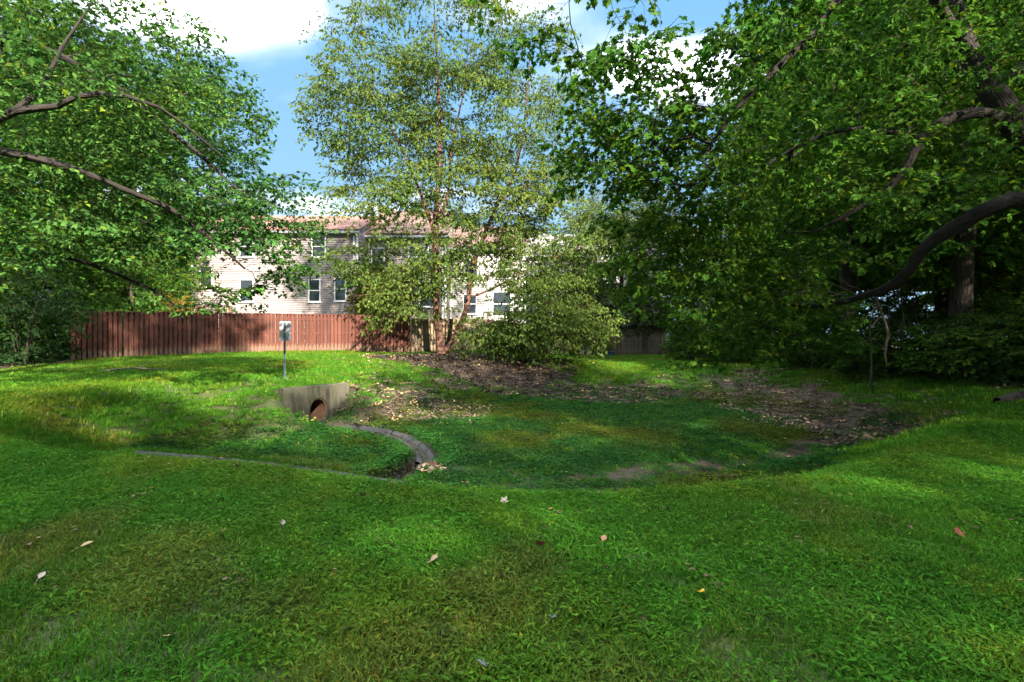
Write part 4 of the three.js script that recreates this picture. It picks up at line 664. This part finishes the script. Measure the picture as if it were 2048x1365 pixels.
/* ---------------------------------------------------------------- logs and dead wood */
{
  const mk = (label, pts, rad, mat, cat = 'log', name = 'fallen_log') => { const t = thing(name, label, cat); const o = tube(pts, rad, 9, undefined, 0.25, pts[0][0]); part(t, 'stem', tubeGeo(o), mat); return t; };
  const ly = (x, z, d) => [x, height(x, z) + d, z];
  const a = mk('dark fallen log at the edge of the woods beside the hollow', [ly(10.6, -10.7, 0.1), ly(11.4, -11.0, 0.1), ly(12.4, -11.0, 0.11), ly(13.6, -10.8, 0.1)], [0.09, 0.12, 0.13, 0.1], BARK_DARK);
  part(a, 'stub', tubeGeo(tube([[11.8, height(11.8, -11) + 0.15, -11], [11.7, height(11.8, -11) + 0.42, -10.9]], [0.03, 0.012], 5)), BARK_DARK);
  const b = mk('bare pale dead branch lying by the shrubs near the red fence', [ly(-12.3, -14.6, 0.05), ly(-11.6, -14.9, 0.12), ly(-11.0, -14.8, 0.1), ly(-10.2, -15.0, 0.03)], [0.02, 0.022, 0.018, 0.008], BARK_DEAD, 'branch', 'dead_branch');
  part(b, 'twig', tubeGeo(tube([ly(-11.4, -14.9, 0.12), ly(-11.1, -15.2, 0.34)], [0.012, 0.004], 4)), BARK_DEAD);
  const c = thing('hanging_branch', 'pale broken dead branch hanging down from the big limb', 'branch'); part(c, 'stem', tubeGeo(tube([[8.05, 2.6, -10.9], [8.2, 2.3, -10.95], [8.36, 1.9, -10.95], [8.38, 1.62, -10.9], [8.33, 1.45, -10.9], [8.3, 1.2, -10.9], [8.34, 0.98, -10.9]], [0.02, 0.028, 0.026, 0.03, 0.024, 0.02, 0.006], 7, undefined, 0.2)), BARK_DEAD);
  for (const q of [[[8.33, 1.3, -10.9], [8.2, 1.33, -10.85]], [[8.2, 2.3, -10.95], [7.9, 2.05, -10.9], [7.7, 1.85, -10.8]], [[8.3, 2.1, -10.95], [8.05, 1.8, -11.0]]]) part(c, 'twig', tubeGeo(tube(q, q.map((_, i) => 0.016 - i * 0.006), 4)), BARK_DEAD);
  const d = thing('dead_twig_tangle', 'tangle of bare pale dead twigs on top of the big limb', 'branch'); const r = rng(9);
  for (let k = 0; k < 9; k++) { const x = 7.9 - k * 0.12, z = -11.0 - k * 0.09, pts = [[x, 2.55, z]]; let px = x, py = 2.6, pz = z; for (let i = 0; i < 5; i++) { px -= 0.12 + r() * 0.1; py += (r() - 0.35) * 0.16; pz -= (r() - 0.5) * 0.1; pts.push([px, py, pz]); } part(d, 'twig', tubeGeo(tube(pts, pts.map((_, i) => 0.016 - i * 0.0024), 4)), BARK_DEAD); }
  const e = thing('hanging_branch', 'thin bare curved twigs drooping to the leaf litter below the big limb', 'branch'); for (let k = 0; k < 4; k++) { const x = 7.3 - k * 0.5 + r() * 0.3, z = -12 - r() * 0.6; const l = 0.5 + r() * 0.7; part(e, 'twig', tubeGeo(tube([[x, 2.0, z], [x - 0.1, 2.0 - l * 0.45, z - 0.05], [x + 0.05, 2.0 - l * 0.8, z], [x - 0.12 + r() * 0.1, 2.0 - l * 1.1, z + 0.05]], [0.010, 0.008, 0.006, 0.002], 4)), BARK); }
  for (let k = 0; k < 4; k++) { const x = 11.4 + k * 0.75, z = -15.6 - k * 0.3, f = thing('bare_sapling', 'thin bare sapling stem among the dark shrubs', 'sapling', [x, height(x, z) - 0.05, z], k, 'bare saplings in the wood edge'); part(f, 'stem', tubeGeo(tube([[0, 0, 0], [0.05, 0.9, 0.02], [-0.03, 1.9, 0.05], [0.1, 3.0, 0.1]], [0.035, 0.03, 0.024, 0.01], 6)), BARK); part(f, 'twig', tubeGeo(tube([[-0.02, 1.6, 0.04], [0.3, 2.0, 0.1], [0.5, 2.5, 0.1]], [0.014, 0.009, 0.003], 4)), BARK); }
}
//@@PART3
/* ---------------------------------------------------------------- grass, ground cover and litter */
const GRASSM = new THREE.MeshPhysicalMaterial({ color: 0xffffff, vertexColors: true, roughness: 1, transmission: 0.3, thickness: 0, specularIntensity: 0.08, clearcoat: 0.08, clearcoatRoughness: 0.3, side: THREE.DoubleSide });
function tuft({ n, spread, h, w, lean, seed, flat = 0 }) {
  const r = rng(seed), pos = [], col = [];
  for (let i = 0; i < n; i++) {
    const x = (r() - 0.5) * spread, z = (r() - 0.5) * spread, a = r() * 6.28, H = h * (0.5 + 0.8 * r()), l = lean * (0.25 + r()) * H, b = r() * 6.28, ww = w * (0.7 + 0.6 * r());
    const wx = Math.cos(b) * ww / 2, wz = Math.sin(b) * ww / 2, mx = x + Math.cos(a) * l * 0.35, mz = z + Math.sin(a) * l * 0.35, tx = x + Math.cos(a) * l, tz = z + Math.sin(a) * l, my = H * 0.62, ty = H * (flat ? 0.55 : 0.9) * (0.8 + 0.3 * r());
    const k = 0.7 + 0.6 * r(), dry = r() < 0.09, c = dry ? [k * 2.2, k * 1.15, k * 1.4] : [k * (0.9 + 0.3 * r()), k, k];
    const A = [x - wx, -0.01, z - wz], B = [x + wx, -0.01, z + wz], C = [mx - wx * 0.8, my, mz - wz * 0.8], D = [mx + wx * 0.8, my, mz + wz * 0.8], T = [tx, ty, tz];
    for (const q of [A, B, D, A, D, C, C, D, T]) { pos.push(...q); col.push(...c); }
  }
  return geoFrom(pos, null, null, col);
}
function weed({ n, spread, h, size, seed, shape = 'lance' }) {
  const r = rng(seed), o = { pos: [], col: [] };
  for (let i = 0; i < n; i++) { const x = (r() - 0.5) * spread, z = (r() - 0.5) * spread, y = h * (0.25 + 0.75 * r()), a = r() * 6.28; const k = 0.7 + 0.6 * r(); pushLeaf(o, shape, V(x, y, z), V(Math.cos(a), (r() - 0.35) * 0.9, Math.sin(a)), V((r() - 0.5) * 0.9, 1, (r() - 0.5) * 0.9), size * (0.7 + 0.6 * r()), r() < 0.06 ? [k * 2, k * 1.1, k] : [k, k, k], 0.15, 0.2); }
  return geoFrom(o.pos, null, null, o.col);
}
const lawnTint = (x, z, r, c) => {
  const a = fbm(x * 0.5, z * 0.5, 3, 41), b = fbm(x * 1.7, z * 1.7, 3, 43);
  const y = clamp(smooth(0.5, 0.75, a) * 0.55 + smooth(0.52, 0.74, b) * 0.6) * 0.7, br = smooth(0.60, 0.78, fbm(x * 1.1 + 9, z * 1.1, 4, 47)) * 0.35, v = 0.65 + 0.65 * r();
  let R = lerp(0.046, 0.110, y), G = lerp(0.165, 0.178, y), B = lerp(0.010, 0.010, y); R = lerp(R, 0.14, br); G = lerp(G, 0.125, br); B = lerp(B, 0.03, br); return c.setRGB(R * v, G * v, B * v);
};
const coverTint = (x, z, r, c) => { const a = fbm(x * 0.6, z * 0.6, 3, 61), y = smooth(0.46, 0.7, a) * 0.8, v = 0.7 + 0.6 * r(); return c.setRGB(lerp(0.020, 0.085, y) * v, lerp(0.095, 0.118, y) * v, lerp(0.014, 0.011, y) * v); };
function sow(name, label, geo, cells, seed, density, keep, tintOf, kOf, mat = GRASSM) {
  const r = rng(seed), list = [], c = new THREE.Color();
  for (const [x0, x1, z0, z1, test] of cells) { const n = Math.round((x1 - x0) * (z1 - z0) * density); for (let i = 0; i < n; i++) { const x = lerp(x0, x1, r()), z = lerp(z0, z1, r()), q = r(), v = r(); if (test && !test(x, z)) continue; if (q > keep(x, z)) continue; list.push({ x, y: height(x, z), z, yaw: v * 6.28, pitch: (r() - 0.5) * 0.3, roll: (r() - 0.5) * 0.3, k: kOf(r), c: tintOf(x, z, r, c).clone() }); } }
  const m = scatter(scene, name, geo, mat, list); m.userData = { kind: 'stuff', label, category: 'grass' }; stats[name] = list.length; return m;
}
const wedge = (f) => (x, z) => Math.abs(x) < 1.2 + -z * f;
const wet = (x, z) => x < 0 && x > -6.5 && z > -14 && z < -7 && (distLine(x, z, STREAM) < (z > -9.9 ? 0.38 : 0.27) || distLine(x, z, FLUME) < 0.28 || (Math.abs((x - HW.cx) * HW.nx + (z - HW.cz) * HW.nz + 0.08) < 0.16 && Math.abs((x - HW.cx) * HW.nz - (z - HW.cz) * HW.nx) < 1.05) || Math.hypot(x - HW.cx - 0.35, z - HW.cz - 0.25) < 0.45);
const inHollow = (x, z) => rimDist(x, z) < 0.3 ? 0 : smooth(-0.36, -0.56, height(x, z) + 0.35 * (fbm(x * 0.9, z * 0.9, 3, 5) - 0.5));
const bare = (x, z) => clamp(1 - litterAt(x, z) * 1.15) * clamp(1 - soilAt(x, z) * 0.95);
const lawnKeep = (x, z) => wet(x, z) ? 0 : bare(x, z) * (1 - 0.85 * inHollow(x, z)) * smooth(-27, -25, z + (x + 4) * 0.45 + 1);
const clump = (x, z) => 0.75 + 0.6 * smooth(0.35, 0.65, fbm(x * 2.4, z * 2.4, 3, 81));
sow('grass', 'short bright green mown lawn grass close by', tuft({ n: 46, spread: 0.17, h: 0.05, w: 0.0052, lean: 1.1, seed: 1 }), [[-10, 10, -9, -1.0, wedge(1.15)]], 1, 230, (x, z) => lawnKeep(x, z) * clump(x, z), lawnTint, (r) => 0.75 + 0.6 * r());
sow('grass', 'short broad bladed weedy grass mixed into the lawn', weed({ n: 40, spread: 0.2, h: 0.045, size: 0.034, seed: 2 }), [[-10, 10, -9, -1.0, wedge(1.15)]], 2, 190, (x, z) => lawnKeep(x, z) * smooth(0.35, 0.6, fbm(x * 0.9 + 4, z * 0.9, 3, 83) + 0.12 * smooth(-4, 1, x)), (x, z, r, c) => { lawnTint(x, z, r, c); return c.multiplyScalar(0.95); }, (r) => 0.75 + 0.6 * r());
sow('grass', 'mown lawn grass running up to the fences', tuft({ n: 70, spread: 0.36, h: 0.075, w: 0.012, lean: 0.9, seed: 3 }), [[-24, 20, -33, -5.5, wedge(1.4)]], 3, 58, (x, z) => lawnKeep(x, z) * Math.max(smooth(-7.5, -9, z), smooth(9.6, 10.4, Math.abs(x)), smooth(1.0, 1.5, Math.abs(x) - 1.15 * -z)) * (0.6 + 0.6 * clump(x, z)), lawnTint, (r) => 0.7 + 0.5 * r());
const coverKeep = (x, z) => wet(x, z) ? 0 : clamp(1 - litterAt(x, z) * 0.95) * clamp(1 - soilAt(x, z) * 0.9) * inHollow(x, z);
sow('ground_cover', 'low dark green broadleaf ground cover filling the hollow', weed({ n: 70, spread: 0.42, h: 0.05, size: 0.042, seed: 5, shape: 'oval' }), [[-9, 12.5, -23, -5.5]], 5, 55, coverKeep, coverTint, (r) => 0.7 + 0.6 * r());
sow('ground_cover', 'lush fresh green growth along the stream banks', weed({ n: 50, spread: 0.22, h: 0.09, size: 0.04, seed: 6, shape: 'oval' }), [[-6, 0.2, -12.8, -7]], 6, 90, (x, z) => wet(x, z) || distLine(x, z, STREAM) < 0.34 ? 0 : (1 - smooth(0.5, 0.9, distLine(x, z, STREAM))) * 0.7, (x, z, r, c) => c.setRGB(0.04, 0.15 + 0.03 * r(), 0.022), (r) => 0.7 + 0.6 * r());
sow('undergrowth', 'scattered leafy undergrowth on the floor of the woods', weed({ n: 70, spread: 0.7, h: 0.4, size: 0.09, seed: 7, shape: 'oval' }), [[12, 24, -26, -8], [-24, -16.5, -24, -12]], 7, 4, (x, z) => litterAt(x, z) * 0.8, (x, z, r, c) => c.setRGB(0.03, 0.08 + 0.03 * r(), 0.02), (r) => 0.6 + 0.8 * r());

/* fallen leaves: the uncountable litter, then the few that stand out one by one */
const DRY = new THREE.MeshStandardMaterial({ color: 0xffffff, vertexColors: true, roughness: 0.75, side: THREE.DoubleSide });
function dryLeaf(shape, size, seed, n = 1, spread = 0) { const r = rng(seed), o = { pos: [], col: [] }; for (let i = 0; i < n; i++) { const a = r() * 6.28, k = n > 1 ? 0.5 + r() : 1; pushLeaf(o, shape, V((r() - 0.5) * spread - (n > 1 ? 0 : size / 2), 0.012 + r() * 0.02, (r() - 0.5) * spread), n > 1 ? V(Math.cos(a), (r() - 0.4) * 0.4, Math.sin(a)) : V(1, 0.05, 0), n > 1 ? V((r() - 0.5) * 0.8, 1, (r() - 0.5) * 0.8) : V(0.1, 1, 0.1), size * (n > 1 ? 0.7 + 0.6 * r() : 1), [k, k, k], 0.3 + 0.3 * r(), -0.15 - 0.2 * r()); } return geoFrom(o.pos, null, null, o.col); }
sow('leaf_litter', 'thick layer of dark brown fallen leaves under the birch and woods', dryLeaf('oval', 0.085, 3, 14, 0.42), [[-10, 14, -26, -11], [12, 22, -24, -8], [-9, -5, -13, -10]], 8, 26, (x, z) => wet(x, z) ? 0 : litterAt(x, z) * 0.95, (x, z, r, c) => { const q = r(), v = 0.5 + r(); const dark = smooth(-17, -20, z) * (x < 4 && x > -6 ? 1 : 0.4); return q < 0.1 ? c.setRGB(0.42 * v, 0.3 * v, 0.12 * v) : q < 0.3 ? c.setRGB(0.22 * v, 0.14 * v, 0.09 * v) : c.setRGB(lerp(0.10, 0.05, dark) * v, lerp(0.068, 0.036, dark) * v, lerp(0.042, 0.028, dark) * v); }, (r) => 0.7 + 0.6 * r(), DRY).userData.category = 'leaves';
sow('leaf_litter', 'little brown bits of dry leaf sunk in the near lawn', dryLeaf('oval', 0.035, 14, 3, 0.3), [[-8, 8, -7, -1.2, wedge(1.15)]], 19, 5, () => 1, (x, z, r, c) => { const v = 0.6 + 0.8 * r(); return c.setRGB(0.1 * v, 0.055 * v, 0.03 * v); }, (r) => 0.6 + 0.9 * r(), DRY).userData.category = 'leaves';
sow('leaf_litter', 'small yellow and tan fallen leaves sprinkled over the grass', dryLeaf('oval', 0.075, 4), [[-14, 12, -25, -6.5]], 9, 9, (x, z) => (wet(x, z) ? 0.3 : 1) * (0.15 + 0.9 * smooth(9, 2, Math.hypot(x + 3, z + 18))), (x, z, r, c) => { const q = r(), v = 0.7 + 0.5 * r(); return q < 0.45 ? c.setRGB(0.55 * v, 0.38 * v, 0.07 * v) : q < 0.8 ? c.setRGB(0.48 * v, 0.36 * v, 0.22 * v) : c.setRGB(0.25 * v, 0.1 * v, 0.06 * v); }, (r) => 0.6 + 0.7 * r(), DRY).userData.category = 'leaves';
const leafG = { maple: dryLeaf('maple', 0.1, 5), oval: dryLeaf('oval', 0.1, 6) };
for (const [x, z, k, sh, col, label, tilt] of [
  [1.11, -2.84, 1.0, 'oval', [0.62, 0.36, 0.02], 'bright yellow fallen leaf in the near grass', 0.5],
  [-0.51, -3.27, 1.25, 'maple', [0.34, 0.22, 0.14], 'pale tan curled lobed leaf on the near lawn', 0.4],
  [-3.0, -3.46, 0.9, 'oval', [0.40, 0.27, 0.12], 'pale buff oval leaf lying flat on bright lawn grass', 0.1],
  [-1.43, -4.65, 1.0, 'maple', [0.22, 0.09, 0.05], 'rust brown leaf standing up near the crest of the lawn', 1.0],
  [0.2, -3.54, 1.0, 'maple', [0.12, 0.025, 0.02], 'dark maroon fallen leaf in the middle of the near lawn', 0.8],
  [3.42, -3.77, 1.0, 'maple', [0.15, 0.028, 0.016], 'red fallen leaf in the shaded grass', 0.6],
  [-1.84, -3.92, 0.8, 'oval', [0.26, 0.21, 0.17], 'grey tan dried leaf on the lawn', 0.3],
  [0.68, -3.63, 0.9, 'oval', [0.24, 0.12, 0.07], 'flat brown oval leaf on the near lawn', 0.1],
  [-1.71, -2.43, 0.75, 'maple', [0.62, 0.4, 0.22], 'small peach coloured leaf in the near lawn', 0.3],
  [0.23, -2.61, 0.7, 'oval', [0.15, 0.17, 0.24], 'small blue grey upturned leaf in the near grass', 0.6],
  [-0.14, -2.24, 0.8, 'maple', [0.15, 0.16, 0.19], 'slate grey leaf on a thin dry patch of lawn', 0.3],
  [-6.54, -6.68, 1.2, 'maple', [0.55, 0.3, 0.28], 'pinkish fallen leaf in the sunny strip of lawn', 0.3],
  [1.34, -5.1, 1.0, 'oval', [0.06, 0.045, 0.035], 'blackish leaf standing on the crest above the hollow', 1.2],
  [-0.83, -2.48, 0.75, 'oval', [0.07, 0.05, 0.05], 'small dark leaf lying low in the near lawn', 0.4],
  [-2.19, -3.73, 0.8, 'maple', [0.24, 0.11, 0.06], 'small rusty leaf half sunk in the lawn', 0.5],
  [-0.07, -4.51, 0.9, 'maple', [0.34, 0.28, 0.23], 'pale whitish curled leaf on the lawn crest', 0.7],
  [-2.9, -3.02, 0.7, 'oval', [0.42, 0.3, 0.26], 'small mauve tan leaf in the bright lawn grass', 0.2],
  [8.4, -9.4, 1.2, 'maple', [0.6, 0.32, 0.02], 'golden leaf on the shaded slope beside the hollow', 0.3],
  [1.0, -2.72, 1.0, 'maple', [0.08, 0.03, 0.02], 'dark brown leaf tucked in grass beside the yellow leaf', 0.3],
]) {
  const g = new THREE.MeshStandardMaterial({ color: lin(...col), roughness: 0.7, side: THREE.DoubleSide }); const t = thing('fallen_leaf', label, 'leaf', [x, height(x, z) + 0.03, z], x * 7 + z); const b = part(t, 'blade', leafG[sh], g); b.scale.setScalar(k * 0.85); b.rotation.z = tilt * 0.6; b.rotation.x = tilt * 0.5;
  const s = part(t, 'stalk', tubeGeo(tube([[-0.05 * k, 0.012, 0], [-0.075 * k, 0.008, 0.004], [-0.1 * k, -0.01, 0.01]], [0.0016, 0.0014, 0.0012], 4)), g);
}
{
  const x = -1.45, z = -8.75, t = thing('leaf_heap', 'heap of dry brown leaves and twigs beside the stream', 'leaf heap', [x, height(x, z), z]); const r = rng(17); const ms = [[0.5, 0.3, 0.2], [0.3, 0.19, 0.12], [0.42, 0.3, 0.2]].map((c) => new THREE.MeshStandardMaterial({ color: lin(...c), roughness: 0.8, side: THREE.DoubleSide }));
  for (let i = 0; i < 46; i++) { const p = part(t, 'leaf', i % 2 ? leafG.maple : leafG.oval, ms[i % 3]); const a = r() * 6.28, d = Math.sqrt(r()) * 0.26; p.position.set(Math.cos(a) * d, 0.02 + (0.26 - d) * 0.5 * r(), Math.sin(a) * d); p.rotation.set((r() - 0.5) * 1.6, r() * 6.28, (r() - 0.5) * 1.6); p.scale.setScalar(0.8 + r() * 0.5); }
}
console.log('counts', JSON.stringify(stats));
scene.traverse((o) => { if (o.isMesh) { o.castShadow = true; o.receiveShadow = true; } });
renderer.render(scene, camera);
